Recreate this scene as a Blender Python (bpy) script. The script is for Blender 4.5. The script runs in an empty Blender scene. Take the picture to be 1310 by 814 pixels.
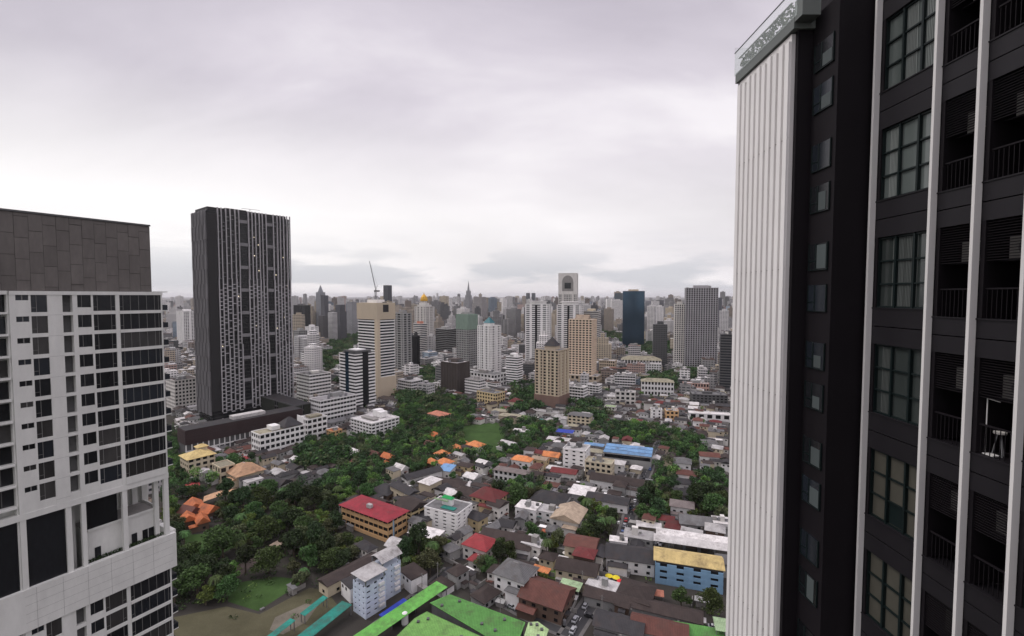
import bpy, math, random
from mathutils import Vector
R = math.radians
sc = bpy.context.scene
col = sc.collection
H, F, CX, CY, TH = 125.0, 600.0, 655.0, 407.0, R(2.672)
CT, ST = math.cos(TH), math.sin(TH)

# ---------------------------------------------------------------- camera
cam_d = bpy.data.cameras.new('camera'); cam = bpy.data.objects.new('camera', cam_d); col.objects.link(cam)
cam_d.sensor_width = 36; cam_d.lens = 36 * F / 1310.0
cam_d.clip_start = 0.3; cam_d.clip_end = 120000
cam.location = (0, 0, H); cam.rotation_euler = (R(90) - TH, 0, 0)
sc.camera = cam
sc.view_settings.view_transform = 'Standard'; sc.view_settings.look = 'None'
sc.view_settings.exposure = 0.22; sc.view_settings.gamma = 1
sc.cycles.use_denoising = True
sc.cycles.max_bounces = 6; sc.cycles.diffuse_bounces = 3; sc.cycles.glossy_bounces = 3
sc.cycles.transmission_bounces = 4; sc.cycles.transparent_max_bounces = 8; sc.cycles.volume_bounces = 2

# ---------------------------------------------------------------- sky and sun
SUN_EL, SUN_AZ = R(48), R(-75)          # azimuth measured from +Y towards +X
w = bpy.data.worlds.new('World'); sc.world = w; w.use_nodes = True
nt = w.node_tree; nt.nodes.clear(); N = nt.nodes.new; L = nt.links.new
def math_node(op, a, b=None, c=None, tree=None, clamp=False):
    t = tree or nt
    n = t.nodes.new('ShaderNodeMath'); n.operation = op; n.use_clamp = clamp
    for i, q in enumerate((a, b, c)):
        if q is None: continue
        if isinstance(q, (int, float)): n.inputs[i].default_value = q
        else: t.links.new(q, n.inputs[i])
    return n.outputs[0]
def ramp_node(tree, fac, stops):
    n = tree.nodes.new('ShaderNodeValToRGB'); e = n.color_ramp.elements
    while len(e) < len(stops): e.new(0.5)
    for i, (p, c) in enumerate(stops):
        e[i].position = p; e[i].color = (*c, 1) if len(c) == 3 else c
    tree.links.new(fac, n.inputs[0]); return n.outputs[0]
def mix_node(tree, fac, a, b, mode='MIX'):
    n = tree.nodes.new('ShaderNodeMix'); n.data_type = 'RGBA'; n.blend_type = mode
    for i, q in ((0, fac), (6, a), (7, b)):
        if isinstance(q, (int, float)): n.inputs[i].default_value = q
        elif isinstance(q, tuple): n.inputs[i].default_value = (*q, 1)
        else: tree.links.new(q, n.inputs[i])
    return n.outputs[2]
tc = N('ShaderNodeTexCoord'); sep = N('ShaderNodeSeparateXYZ'); L(tc.outputs['Generated'], sep.inputs[0])
sx, sy, sz = sep.outputs
zz = math_node('ADD', math_node('MAXIMUM', sz, 0.0), 0.42)
comb = N('ShaderNodeCombineXYZ')
L(math_node('DIVIDE', sx, zz), comb.inputs[0]); L(math_node('DIVIDE', sy, zz), comb.inputs[1])
def cloud_noise(scale, detail, rough, off, sxy=(1, 1)):
    m = N('ShaderNodeMapping'); m.inputs['Location'].default_value = off
    m.inputs['Scale'].default_value = (sxy[0], sxy[1], 1); m.inputs['Rotation'].default_value = (0, 0, R(-20))
    L(comb.outputs[0], m.inputs[0])
    n = N('ShaderNodeTexNoise'); n.inputs['Scale'].default_value = scale; n.inputs['Detail'].default_value = detail
    n.inputs['Roughness'].default_value = rough; n.inputs['Distortion'].default_value = 0.35
    L(m.outputs[0], n.inputs['Vector']); return n.outputs[0]
big = cloud_noise(0.95, 5, 0.48, (1.7, 0.4, 0), (0.75, 1.15))
fine = cloud_noise(3.1, 7, 0.55, (4.2, 2.2, 0), (0.6, 1.3))
cl = math_node('ADD', math_node('MULTIPLY', big, 0.74), math_node('MULTIPLY', fine, 0.26))
base = ramp_node(nt, cl, [(0.40, (4.0, 3.65, 4.25)), (0.48, (5.1, 4.7, 5.35)), (0.55, (6.1, 5.65, 6.3)), (0.64, (8.0, 7.6, 8.0))])
# brighter, warmer thin cloud low in the sky
lowf = ramp_node(nt, sz, [(0.0, (0.55,) * 3), (0.05, (0.75,) * 3), (0.16, (0.85,) * 3), (0.36, (0.12,) * 3), (0.55, (0.0,) * 3)])
leftf = math_node('MULTIPLY_ADD', sx, -0.45, 0.78, clamp=True)
lowm = math_node('MULTIPLY', lowf, leftf)
base2 = mix_node(nt, lowm, base, (10.0, 9.75, 9.55))
# grey banks of cloud lying just above the horizon
bm = N('ShaderNodeMapping'); bm.inputs['Scale'].default_value = (3.2, 3.2, 15.0); bm.inputs['Location'].default_value = (2.1, 0.3, 0.8)
L(tc.outputs['Generated'], bm.inputs[0])
bn = N('ShaderNodeTexNoise'); bn.inputs['Scale'].default_value = 1.5; bn.inputs['Detail'].default_value = 6; L(bm.outputs[0], bn.inputs['Vector'])
bank = ramp_node(nt, bn.outputs[0], [(0.44, (0,) * 3), (0.54, (1,) * 3)])
bandf = ramp_node(nt, sz, [(0.0, (0.25,) * 3), (0.02, (0.75,) * 3), (0.05, (0.7,) * 3), (0.10, (0.12,) * 3), (0.16, (0.0,) * 3)])
cloud0 = mix_node(nt, math_node('MULTIPLY', bank, bandf), base2, (4.9, 5.05, 5.5))
# an overcast sky is brightest overhead
zen = ramp_node(nt, sz, [(0.0, (1.0,) * 3), (0.56, (1.0,) * 3), (0.8, (2.0,) * 3), (1.0, (2.4,) * 3)])
cloud = mix_node(nt, 1.0, cloud0, zen, 'MULTIPLY')
sky = N('ShaderNodeTexSky'); sky.sky_type = 'NISHITA'; sky.sun_disc = False
sky.sun_elevation = SUN_EL; sky.sun_rotation = SUN_AZ
full = mix_node(nt, 0.96, sky.outputs[0], cloud)
bg = N('ShaderNodeBackground'); bg.inputs[1].default_value = 0.1; L(full, bg.inputs[0])
wo = N('ShaderNodeOutputWorld'); L(bg.outputs[0], wo.inputs[0])
sd = bpy.data.lights.new('sun', 'SUN'); sun = bpy.data.objects.new('sun', sd); col.objects.link(sun)
sd.energy = 1.1; sd.angle = R(18); sd.color = (1, 0.96, 0.9)
dirv = Vector((math.sin(SUN_AZ) * math.cos(SUN_EL), math.cos(SUN_AZ) * math.cos(SUN_EL), math.sin(SUN_EL)))
sun.rotation_euler = dirv.to_track_quat('Z', 'Y').to_euler()

# ---------------------------------------------------------------- projection helpers (photo pixels, 1310 x 814)
def proj(x, y, z=0.0):
    dz = z - H; zc = y * CT - dz * ST; yc = dz * CT + y * ST
    return CX + F * x / zc, CY - F * yc / zc
def ground(px, py, z=0.0):
    t = (CY - py) / F; s = (z - H) / (t * CT - ST)         # s = distance factor: y = s*(CT + t*ST)
    y = s * (CT + t * ST); return (px - CX) / F * s, y
def zat(py, y):
    t = (CY - py) / F
    return H + y * (t * CT - ST) / (CT + t * ST)

# ---------------------------------------------------------------- mesh helpers
class MB:
    def __init__(s): s.v = []; s.f = []; s.m = []
    def face(s, pts, m=0):
        b = len(s.v); s.v += [tuple(p) for p in pts]; s.f.append(tuple(range(b, b + len(pts)))); s.m.append(m)
    def box(s, x0, x1, y0, y1, z0, z1, m=0, T=None):
        p = [(x0, y0, z0), (x1, y0, z0), (x1, y1, z0), (x0, y1, z0), (x0, y0, z1), (x1, y0, z1), (x1, y1, z1), (x0, y1, z1)]
        if T: p = [T(q) for q in p]
        b = len(s.v); s.v += p
        for q in ((0, 3, 2, 1), (4, 5, 6, 7), (0, 1, 5, 4), (1, 2, 6, 5), (2, 3, 7, 6), (3, 0, 4, 7)):
            s.f.append(tuple(b + i for i in q)); s.m.append(m)
        return s
    def prism(s, pts, z0, z1, m=0, top=None):
        n = len(pts); b = len(s.v)
        s.v += [(p[0], p[1], z0) for p in pts] + [(p[0], p[1], z1) for p in (top or pts)]
        s.f.append(tuple(b + i for i in range(n))[::-1]); s.m.append(m)
        s.f.append(tuple(b + n + i for i in range(n))); s.m.append(m)
        for i in range(n):
            j = (i + 1) % n; s.f.append((b + i, b + j, b + n + j, b + n + i)); s.m.append(m)
        return s
    def cyl(s, x, y, z0, z1, r, n=10, r1=None, m=0):
        r1 = r if r1 is None else r1
        c = [(math.cos(2 * math.pi * i / n), math.sin(2 * math.pi * i / n)) for i in range(n)]
        return s.prism([(x + r * a, y + r * b) for a, b in c], z0, z1, m, [(x + r1 * a, y + r1 * b) for a, b in c])
    def bar(s, a, b, r, n=5, r1=None, m=0):
        a, b = Vector(a), Vector(b); d = (b - a).normalized(); u = d.orthogonal().normalized(); v = d.cross(u); r1 = r if r1 is None else r1
        k = len(s.v)
        for p, q in ((a, r), (b, r1)):
            for i in range(n):
                t = 2 * math.pi * i / n; s.v.append(tuple(p + u * q * math.cos(t) + v * q * math.sin(t)))
        for i in range(n):
            j = (i + 1) % n; s.f.append((k + i, k + j, k + n + j, k + n + i)); s.m.append(m)
        s.f.append(tuple(k + i for i in range(n))[::-1]); s.m.append(m); s.f.append(tuple(k + n + i for i in range(n))); s.m.append(m)
        return s
    def hip(s, w, d, z, h, over=0.6, gable=False, m=0, cx=0, cy=0, thick=0.18):
        W, D = w / 2 + over, d / 2 + over
        if w >= d:
            r = W - (0 if gable else D * 0.92); rp = [(cx - r, cy, z + h), (cx + r, cy, z + h)]
        else:
            r = D - (0 if gable else W * 0.92); rp = [(cx, cy - r, z + h), (cx, cy + r, z + h)]
        c = [(cx - W, cy - D), (cx + W, cy - D), (cx + W, cy + D), (cx - W, cy + D)]
        lo = [(*p, z) for p in c]; up = [(*p, z + thick) for p in c]
        a, b = rp
        s.face(lo[::-1], m)
        for i in range(4): j = (i + 1) % 4; s.face([lo[i], lo[j], up[j], up[i]], m)
        if w >= d:
            s.face([up[0], up[1], b, a], m); s.face([up[2], up[3], a, b], m)
            s.face([up[1], up[2], b], m); s.face([up[3], up[0], a], m)
        else:
            s.face([up[1], up[2], b, a], m); s.face([up[3], up[0], a, b], m)
            s.face([up[0], up[1], a], m); s.face([up[2], up[3], b], m)
        return s
    def mesh(s, name, mats):
        me = bpy.data.meshes.new(name); me.from_pydata(s.v, [], s.f)
        for q in (mats if isinstance(mats, (list, tuple)) else [mats]): me.materials.append(q)
        if any(s.m): me.polygons.foreach_set('material_index', s.m)
        me.update(); return me
    def build(s, name, mats, parent=None, **k):
        return obj(name, s.mesh(name, mats), parent, **k)
def obj(name, me, parent=None, loc=None, kind=None, label=None):
    o = bpy.data.objects.new(name, me); col.objects.link(o)
    if parent is not None: o.parent = parent
    if loc is not None: o.location = loc
    if kind: o['kind'] = kind
    if label: o['label'] = label
    return o
def thing(name, label, cat, loc=(0, 0, 0), rz=0.0, group=None):
    o = bpy.data.objects.new(name, None); col.objects.link(o); o.location = loc; o.rotation_euler = (0, 0, rz)
    o.empty_display_size = 1
    if label: o['label'] = label
    o['category'] = cat
    if group: o['group'] = group
    return o
def tag(o, label, cat, group=None, kind=None):
    if label: o['label'] = label
    if cat: o['category'] = cat
    if group: o['group'] = group
    if kind: o['kind'] = kind
    return o

# ---------------------------------------------------------------- materials
MC = {}
def mat(c, rough=0.8, var=0.12, stain=0.25, sscale=0.25, spec=0.3, metal=0.0, key='', rnd=0.18, island=0.0, streak=True, corr=0.0, hue=0.0):
    k = (c, rough, var, stain, sscale, spec, metal, key, rnd, island, corr)
    if k in MC: return MC[k]
    m = bpy.data.materials.new('surface'); m.use_nodes = True; t = m.node_tree; b = t.nodes['Principled BSDF']
    b.inputs['Roughness'].default_value = rough; b.inputs['Specular IOR Level'].default_value = spec; b.inputs['Metallic'].default_value = metal
    x = t.nodes.new('ShaderNodeTexCoord'); mp = t.nodes.new('ShaderNodeMapping'); mp.inputs['Scale'].default_value = (1, 1, 0.35 if streak else 1)
    t.links.new(x.outputs['Object'], mp.inputs[0])
    n1 = t.nodes.new('ShaderNodeTexNoise'); n1.inputs['Scale'].default_value = sscale; n1.inputs['Detail'].default_value = 6; n1.inputs['Roughness'].default_value = 0.65
    t.links.new(mp.outputs[0], n1.inputs['Vector'])
    n2 = t.nodes.new('ShaderNodeTexNoise'); n2.inputs['Scale'].default_value = 2.1; n2.inputs['Detail'].default_value = 3
    t.links.new(mp.outputs[0], n2.inputs['Vector'])
    oi = t.nodes.new('ShaderNodeObjectInfo')
    f1 = math_node('MULTIPLY_ADD', n1.outputs[0], 2 * stain, 1 - stain, t)
    f2 = math_node('MULTIPLY_ADD', n2.outputs[0], 2 * var, 1 - var, t)
    f3 = math_node('MULTIPLY_ADD', oi.outputs['Random'], rnd, 1 - rnd / 2, t)
    f = math_node('MULTIPLY', math_node('MULTIPLY', f1, f2, None, t), f3, None, t)
    if island:
        ge = t.nodes.new('ShaderNodeNewGeometry')
        f = math_node('MULTIPLY', f, math_node('MULTIPLY_ADD', ge.outputs['Random Per Island'], island, 1 - island / 2, t), None, t)
    if corr:
        wv = t.nodes.new('ShaderNodeTexWave'); wv.inputs['Scale'].default_value = .55; wv.inputs['Distortion'].default_value = 0.4; t.links.new(x.outputs['Object'], wv.inputs['Vector'])
        f = math_node('MULTIPLY', f, math_node('MULTIPLY_ADD', wv.outputs[1], corr, 1 - corr / 2, t), None, t)
    cc = t.nodes.new('ShaderNodeCombineColor')
    for i in range(3): t.links.new(math_node('MULTIPLY', f, c[i], None, t), cc.inputs[i])
    out = cc.outputs[0]
    if corr:                                   # rust and mould in patches of their own shape
        n3 = t.nodes.new('ShaderNodeTexNoise'); n3.inputs['Scale'].default_value = .16; n3.inputs['Detail'].default_value = 8; n3.inputs['Roughness'].default_value = .75
        ad = t.nodes.new('ShaderNodeVectorMath'); ad.operation = 'ADD'; t.links.new(x.outputs['Object'], ad.inputs[0])
        cx_ = t.nodes.new('ShaderNodeCombineXYZ'); t.links.new(math_node('MULTIPLY', oi.outputs['Random'], 90.0, None, t), cx_.inputs[0]); t.links.new(cx_.outputs[0], ad.inputs[1]); t.links.new(ad.outputs[0], n3.inputs['Vector'])
        out = mix_node(t, ramp_node(t, n3.outputs[0], [(.5, (0, 0, 0)), (.68, (.6, .6, .6))]), out, (.07, .05, .042))
    if hue:
        hs = t.nodes.new('ShaderNodeHueSaturation'); t.links.new(out, hs.inputs['Color']); t.links.new(math_node('MULTIPLY_ADD', oi.outputs['Random'], hue, .5 - hue / 2, t), hs.inputs['Hue'])
        t.links.new(math_node('MULTIPLY_ADD', n1.outputs[0], .5, .75, t), hs.inputs['Saturation']); out = hs.outputs[0]
    t.links.new(out, b.inputs['Base Color'])
    MC[k] = m; return m
def facade(c, win=(0.03, 0.035, 0.04), fh=3.4, bw=3.4, fz=0.45, fu=0.3, island=0.0, rnd=0.25):
    """far walls: window openings too small to model one by one"""
    k = ('fac', c, win, fh, bw, fz, fu, island)
    if k in MC: return MC[k]
    m = bpy.data.materials.new('far_facade'); m.use_nodes = True; t = m.node_tree; b = t.nodes['Principled BSDF']
    b.inputs['Roughness'].default_value = 0.6
    x = t.nodes.new('ShaderNodeTexCoord'); s = t.nodes.new('ShaderNodeSeparateXYZ'); t.links.new(x.outputs['Object'], s.inputs[0])
    ge = t.nodes.new('ShaderNodeNewGeometry'); vt = t.nodes.new('ShaderNodeVectorTransform'); vt.vector_type = 'NORMAL'; vt.convert_from = 'WORLD'; vt.convert_to = 'OBJECT'
    t.links.new(ge.outputs['Normal'], vt.inputs[0]); s2 = t.nodes.new('ShaderNodeSeparateXYZ'); t.links.new(vt.outputs[0], s2.inputs[0])
    ax = math_node('ABSOLUTE', s2.outputs[0], None, None, t); ay = math_node('ABSOLUTE', s2.outputs[1], None, None, t); az = math_node('ABSOLUTE', s2.outputs[2], None, None, t)
    u = math_node('ADD', math_node('MULTIPLY', s.outputs[0], ay, None, t), math_node('MULTIPLY', s.outputs[1], ax, None, t), None, t)
    wz = math_node('GREATER_THAN', math_node('FRACT', math_node('DIVIDE', s.outputs[2], fh, None, t), None, None, t), 1 - fz, None, t)
    wu = math_node('GREATER_THAN', math_node('FRACT', math_node('DIVIDE', u, bw, None, t), None, None, t), fu, None, t)
    side = math_node('LESS_THAN', az, 0.5, None, t)
    wf = math_node('MULTIPLY', math_node('MULTIPLY', wz, wu, None, t), side, None, t)
    oi = t.nodes.new('ShaderNodeObjectInfo'); f = math_node('MULTIPLY_ADD', oi.outputs['Random'], rnd, 1 - rnd / 2, t)
    if island: f = math_node('MULTIPLY_ADD', ge.outputs['Random Per Island'], island, 1 - island / 2, t)
    n1 = t.nodes.new('ShaderNodeTexNoise'); n1.inputs['Scale'].default_value = 0.08; n1.inputs['Detail'].default_value = 5; t.links.new(x.outputs['Object'], n1.inputs['Vector'])
    f = math_node('MULTIPLY', f, math_node('MULTIPLY_ADD', n1.outputs[0], 0.5, 0.75, t), None, t)
    cc = t.nodes.new('ShaderNodeCombineColor')
    for i in range(3): t.links.new(math_node('MULTIPLY', f, c[i], None, t), cc.inputs[i])
    t.links.new(mix_node(t, wf, cc.outputs[0], win), b.inputs['Base Color'])
    MC[k] = m; return m
def emit(c, s):
    m = bpy.data.materials.new('lit'); m.use_nodes = True; b = m.node_tree.nodes['Principled BSDF']
    b.inputs['Emission Color'].default_value = (*c, 1); b.inputs['Emission Strength'].default_value = s; b.inputs['Base Color'].default_value = (*c, 1); return m
GLASS = mat((0.012, 0.013, 0.015), 0.2, 0.3, 0.4, 0.15, 0.32, key='glass', rnd=0.6)
GLASS2 = mat((0.016, 0.02, 0.026), 0.2, 0.3, 0.5, 0.12, 0.5, key='glass', rnd=0.5)
BLUEGL = mat((0.03, 0.075, 0.12), 0.1, 0.2, 0.6, 0.03, 0.6, metal=.6, key='glass', rnd=0.1)
WHITE = mat((0.76, 0.75, 0.73), 0.75, 0.06, 0.22)
OFFW = mat((0.62, 0.6, 0.56), 0.8, 0.08, 0.3)
CREAM = mat((0.56, 0.49, 0.36), 0.8, 0.08, 0.25)
GREY = mat((0.3, 0.3, 0.29), 0.85, 0.1, 0.3)
DGREY = mat((0.1, 0.1, 0.1), 0.85, 0.12, 0.35)
DARK = mat((0.03, 0.028, 0.03), 0.7, 0.1, 0.3)
CONC = mat((0.26, 0.25, 0.235), 0.9, 0.15, 0.4)
METAL = mat((0.25, 0.25, 0.26), 0.45, 0.05, 0.15, metal=0.5)
WALLM = {'white': WHITE, 'off-white': OFFW, 'cream': CREAM, 'grey': GREY, 'pale blue': mat((0.35, 0.5, 0.62), 0.8, 0.05, 0.2),
         'orange': mat((0.6, 0.38, 0.19), 0.8, 0.05, 0.2), 'yellow': mat((0.56, 0.45, 0.26), 0.8, 0.05, 0.2), 'blue': mat((0.22, 0.38, 0.54), 0.8, 0.05, 0.25),
         'tan': mat((0.52, 0.43, 0.32), 0.8, 0.06, 0.2), 'brown': mat((0.12, 0.08, 0.06), 0.8, 0.1, 0.3), 'dark grey': DGREY, 'pink': mat((0.5, 0.33, 0.28), 0.8, 0.05, 0.2),
         'black': DARK, 'green': mat((0.22, 0.4, 0.2), 0.8, 0.05, 0.2)}
def roofm(c, rough=0.75): return mat(c, rough, 0.2, 0.55, 0.35, 0.25, key='roof', rnd=0.4, streak=False, corr=.3)
ROOFM = {'dark brown': roofm((0.04, 0.03, 0.027)), 'charcoal': roofm((0.035, 0.034, 0.036)), 'grey': roofm((0.13, 0.13, 0.13)), 'reddish brown': roofm((0.11, 0.045, 0.035)),
         'maroon': roofm((0.12, 0.025, 0.025)), 'orange': roofm((0.56, 0.21, 0.08)), 'red': roofm((0.28, 0.04, 0.045)), 'crimson': roofm((0.27, 0.032, 0.045)), 'white': roofm((0.6, 0.58, 0.56)),
         'pale grey': roofm((0.4, 0.39, 0.38)), 'blue': roofm((0.15, 0.28, 0.46)), 'yellow': roofm((0.48, 0.37, 0.16)), 'tan': roofm((0.33, 0.26, 0.19)), 'peach': roofm((0.44, 0.27, 0.16)),
         'green': roofm((0.12, 0.36, 0.07)), 'teal': roofm((0.02, 0.19, 0.15)), 'pale green': roofm((0.3, 0.42, 0.24)), 'burnt orange': roofm((0.42, 0.13, 0.05)), 'khaki': roofm((0.27, 0.25, 0.18)),
         'deep blue': roofm((0.04, 0.07, 0.4)), 'salmon': roofm((0.5, 0.2, 0.13)), 'purplish grey': roofm((0.2, 0.17, 0.16))}

# ---------------------------------------------------------------- placement bookkeeping
FOOT = []           # (x, y, radius) of whatever already stands
MARKS = []          # (short phrase, px, py) landmarks that labels may refer to
PEND = []           # fillers waiting for a label: (obj, look, px, py)
def occupy(x, y, w, d, A):
    c, s = math.cos(A), math.sin(A); n = max(1, int(round(max(w, d) / max(3, min(w, d)))))
    for i in range(n):
        t = ((i + 0.5) / n - 0.5) * max(w, d); tx, ty = (t * c, t * s) if w >= d else (-t * s, t * c)
        FOOT.append((x + tx, y + ty, min(w, d) * 0.56 + 0.5))
def free(x, y, r, slack=0.0):
    for a, b, q in FOOT:
        if abs(a - x) < q + r and (a - x) ** 2 + (b - y) ** 2 < (q + r - slack) ** 2: return False
    return True
def mark(phrase, px, py): MARKS.append((phrase, px, py))
def corners(x, y, w, d, A):
    c, s = math.cos(A), math.sin(A)
    return [(x + c * a * w / 2 - s * b * d / 2, y + s * a * w / 2 + c * b * d / 2) for a, b in ((-1, -1), (1, -1), (1, 1), (-1, 1))]
def solve(pxl, pxr, ybase, A, ratio):
    """footprint whose ground corners span pxl..pxr and whose nearest corner projects at ybase"""
    x, y = ground((pxl + pxr) / 2, ybase); w = 20.0
    for _ in range(25):
        cs = [proj(*q) for q in corners(x, y, w, w * ratio, A)]
        l, r, b = min(q[0] for q in cs), max(q[0] for q in cs), max(q[1] for q in cs)
        w *= ((pxr - pxl) / (r - l)) ** 0.8
        m = proj(x, y); x, y = ground(m[0] + (pxl + pxr - l - r) / 2, m[1] + (ybase - b) * 0.8)
    return x, y, w, w * ratio, min(q[1] for q in corners(x, y, w, w * ratio, A))
def AG(px): return R(-38) if px < 640 else R(-24)

def add_panes(t, w, d, z0, fh, nf, nx, ny, bh, pw, inset, glass=None, maxn=100, wname='window', fsc=1.0):
    """a pane in every opening; those on the sides turned to the camera are parts of their own"""
    glass = glass or GLASS; A = t.rotation_euler[2]; tx, ty = t.location[0], t.location[1]
    sides = []
    for (nx_, ny_, half, length, n) in ((0, -1, d / 2, w, nx), (1, 0, w / 2, d, ny), (-1, 0, w / 2, d, ny), (0, 1, d / 2, w, nx)):
        wx, wy = math.cos(A) * nx_ - math.sin(A) * ny_, math.sin(A) * nx_ + math.cos(A) * ny_
        facing = -(wx * tx + wy * ty) / math.hypot(tx, ty); sides.append((facing, nx_, ny_, half, length, n))
    sides.sort(reverse=True); cnt = 0; rest = MB()
    for facing, ax, ay, half, length, n in sides:
        if n < 1: continue
        bw = length / n; ww, wh = (bw - pw) * 0.94 * fsc, (fh - bh) * 0.94
        me = None
        for k in range(nf):
            for i in range(n):
                u = -length / 2 + (i + 0.5) * bw; z = z0 + k * fh + bh + (fh - bh) / 2; o = half - inset + 0.03
                if facing > 0.05 and cnt < maxn:
                    if me is None:
                        mb = MB()
                        if ax == 0: mb.box(-ww / 2, ww / 2, -0.06, 0.06, -wh / 2, wh / 2)
                        else: mb.box(-0.06, 0.06, -ww / 2, ww / 2, -wh / 2, wh / 2)
                        me = mb.mesh(wname, glass)
                    obj(wname, me, t, ((u, ay * o, z) if ax == 0 else (ax * o, u, z))); cnt += 1
                else:
                    if ax == 0: rest.box(u - ww / 2, u + ww / 2, ay * o - 0.06, ay * o + 0.06, z - wh / 2, z + wh / 2)
                    else: rest.box(ax * o - 0.06, ax * o + 0.06, u - ww / 2, u + ww / 2, z - wh / 2, z + wh / 2)
    if rest.v: rest.build(wname, glass, t, kind='stuff')
def frame_mb(w, d, z0, fh, nf, nx, ny, bh, pw, inset, core=True, cap=True):
    mb = MB()
    if core: mb.box(-w / 2 + inset, w / 2 - inset, -d / 2 + inset, d / 2 - inset, 0, z0 + nf * fh)
    if z0 > 0: mb.box(-w / 2, w / 2, -d / 2, d / 2, -1, z0 - 0.02)
    top = z0 + nf * fh
    for k in range(nf):
        if bh > 0: mb.box(-w / 2, w / 2, -d / 2, d / 2, z0 + k * fh, z0 + k * fh + bh)
    q = 0.04
    if pw > 0:
        for i in range(nx + 1):
            u = -w / 2 + q + i * (w - 2 * q) / nx; a, b = max(-w / 2 + q, u - pw / 2), min(w / 2 - q, u + pw / 2)
            mb.box(a, b, -d / 2 + q, -d / 2 + inset + 0.1, z0, top); mb.box(a, b, d / 2 - inset - 0.1, d / 2 - q, z0, top)
        for i in range(1, ny):
            u = -d / 2 + q + i * (d - 2 * q) / ny; a, b = u - pw / 2, u + pw / 2
            mb.box(-w / 2 + q, -w / 2 + inset + 0.1, a, b, z0, top); mb.box(w / 2 - inset - 0.1, w / 2 - q, a, b, z0, top)
    if cap:
        mb.box(-w / 2 - 0.05, w / 2 + 0.05, -d / 2 - 0.05, d / 2 + 0.05, top, top + 0.35)
        for a in (-1, 1):
            mb.box(-w / 2 - 0.05, w / 2 + 0.05, a * d / 2 - 0.15, a * d / 2 + 0.15, top + 0.35, top + 1.1)
            mb.box(a * w / 2 - 0.15, a * w / 2 + 0.15, -d / 2 + 0.17, d / 2 - 0.17, top + 0.35, top + 1.1)
    return mb
def clutter(t, w, d, z, rng, m=None, n=4):
    """stair huts, tanks and machinery on a flat roof"""
    m = m or rng.choice([CONC, CONC, DGREY, GREY, OFFW])
    a, b = w * rng.uniform(.18, .3), d * rng.uniform(.2, .35); x, y = rng.uniform(-.2, .2) * w, rng.uniform(-.15, .15) * d
    MB().box(x - a / 2, x + a / 2, y - b / 2, y + b / 2, z, z + rng.uniform(2.4, 4)).build('stair_hut', m, t)
    for i in range(n):
        x, y = rng.uniform(-.42, .42) * w, rng.uniform(-.4, .4) * d; s = min(w, d) * rng.uniform(.03, .08)
        if rng.random() < .4: MB().cyl(x, y, z, z + s * 1.5 + .8, s * .7 + .3, 8).build('water_tank', METAL, t)
        else: MB().box(x - s - .3, x + s + .3, y - s - .3, y + s + .3, z, z + rng.uniform(.6, 1.8)).build('roof_unit', rng.choice([METAL, CONC, GREY, DGREY]), t)

def block(pxl, pxr, ytop, ybase, label, phrase=None, wall='white', nf=5, A=None, ratio=.7, bay=3.6, style='punched', roof='flat', roofc='pale grey',
          name='apartment_building', cat='building', bh=None, pw=None, seed=0, glass=None, hut=True, group=None, z0f=0.0, inset=.45):
    A = AG(pxl) if A is None else R(A); rng = random.Random(pxl * 31 + ybase * 7 + seed)
    x, y, w, d, yn = solve(pxl, pxr, ybase, A, ratio); h = max(4, zat(ytop, yn))
    t = thing(name, label, cat, (x, y, 0), A, group); occupy(x, y, w, d, A)
    if phrase: mark(phrase, (pxl + pxr) / 2, (ytop + ybase) / 2)
    z0 = z0f * h; hh = h - z0 - (0 if roof != 'flat' else 1.1); fh = hh / nf; bh_ = fh * .42 if bh is None else fh * bh
    nx, ny = max(1, round(w / bay)), max(1, round(d / bay)); bw = w / nx
    pw_ = bw * .38 if pw is None else bw * pw
    if style == 'bands': pw_ = .3
    frame_mb(w, d, z0, fh, nf, nx, ny, bh_, pw_, inset, cap=roof == 'flat').build('wall', WALLM[wall], t)
    if style == 'bands':
        MB().box(-w / 2 + .4, w / 2 - .4, -d / 2 + .4, d / 2 - .4, z0 + .1, h - 1.2).build('ribbon_glazing', glass or GLASS, t)
    else: add_panes(t, w, d, z0, fh, nf, nx, ny, bh_, pw_, inset, glass)
    top = z0 + nf * fh
    if roof == 'flat':
        MB().box(-w / 2 + .2, w / 2 - .2, -d / 2 + .2, d / 2 - .2, top + .36, top + .5).build('roof', ROOFM[roofc], t)
        if hut: clutter(t, w, d, top + .5, rng)
    elif roof in ('hip', 'gable'):
        MB().hip(w, d, top + .01, min(w, d) * .24, .8, roof == 'gable').build('roof', ROOFM[roofc], t)
    elif roof == 'shed':
        MB().box(-w / 2 - .8, w / 2 + .8, -d / 2 - .8, d / 2 + .8, top + .4, top + .75).build('roof', ROOFM[roofc], t)
        for sx_ in (-1, 1):
            for sy_ in (-1, 1): MB().box(sx_ * w * .45 - .15, sx_ * w * .45 + .15, sy_ * d * .45 - .15, sy_ * d * .45 + .15, top, top + .4).build('post', METAL, t)
    t['dims'] = [w, d, h]; return t

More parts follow.
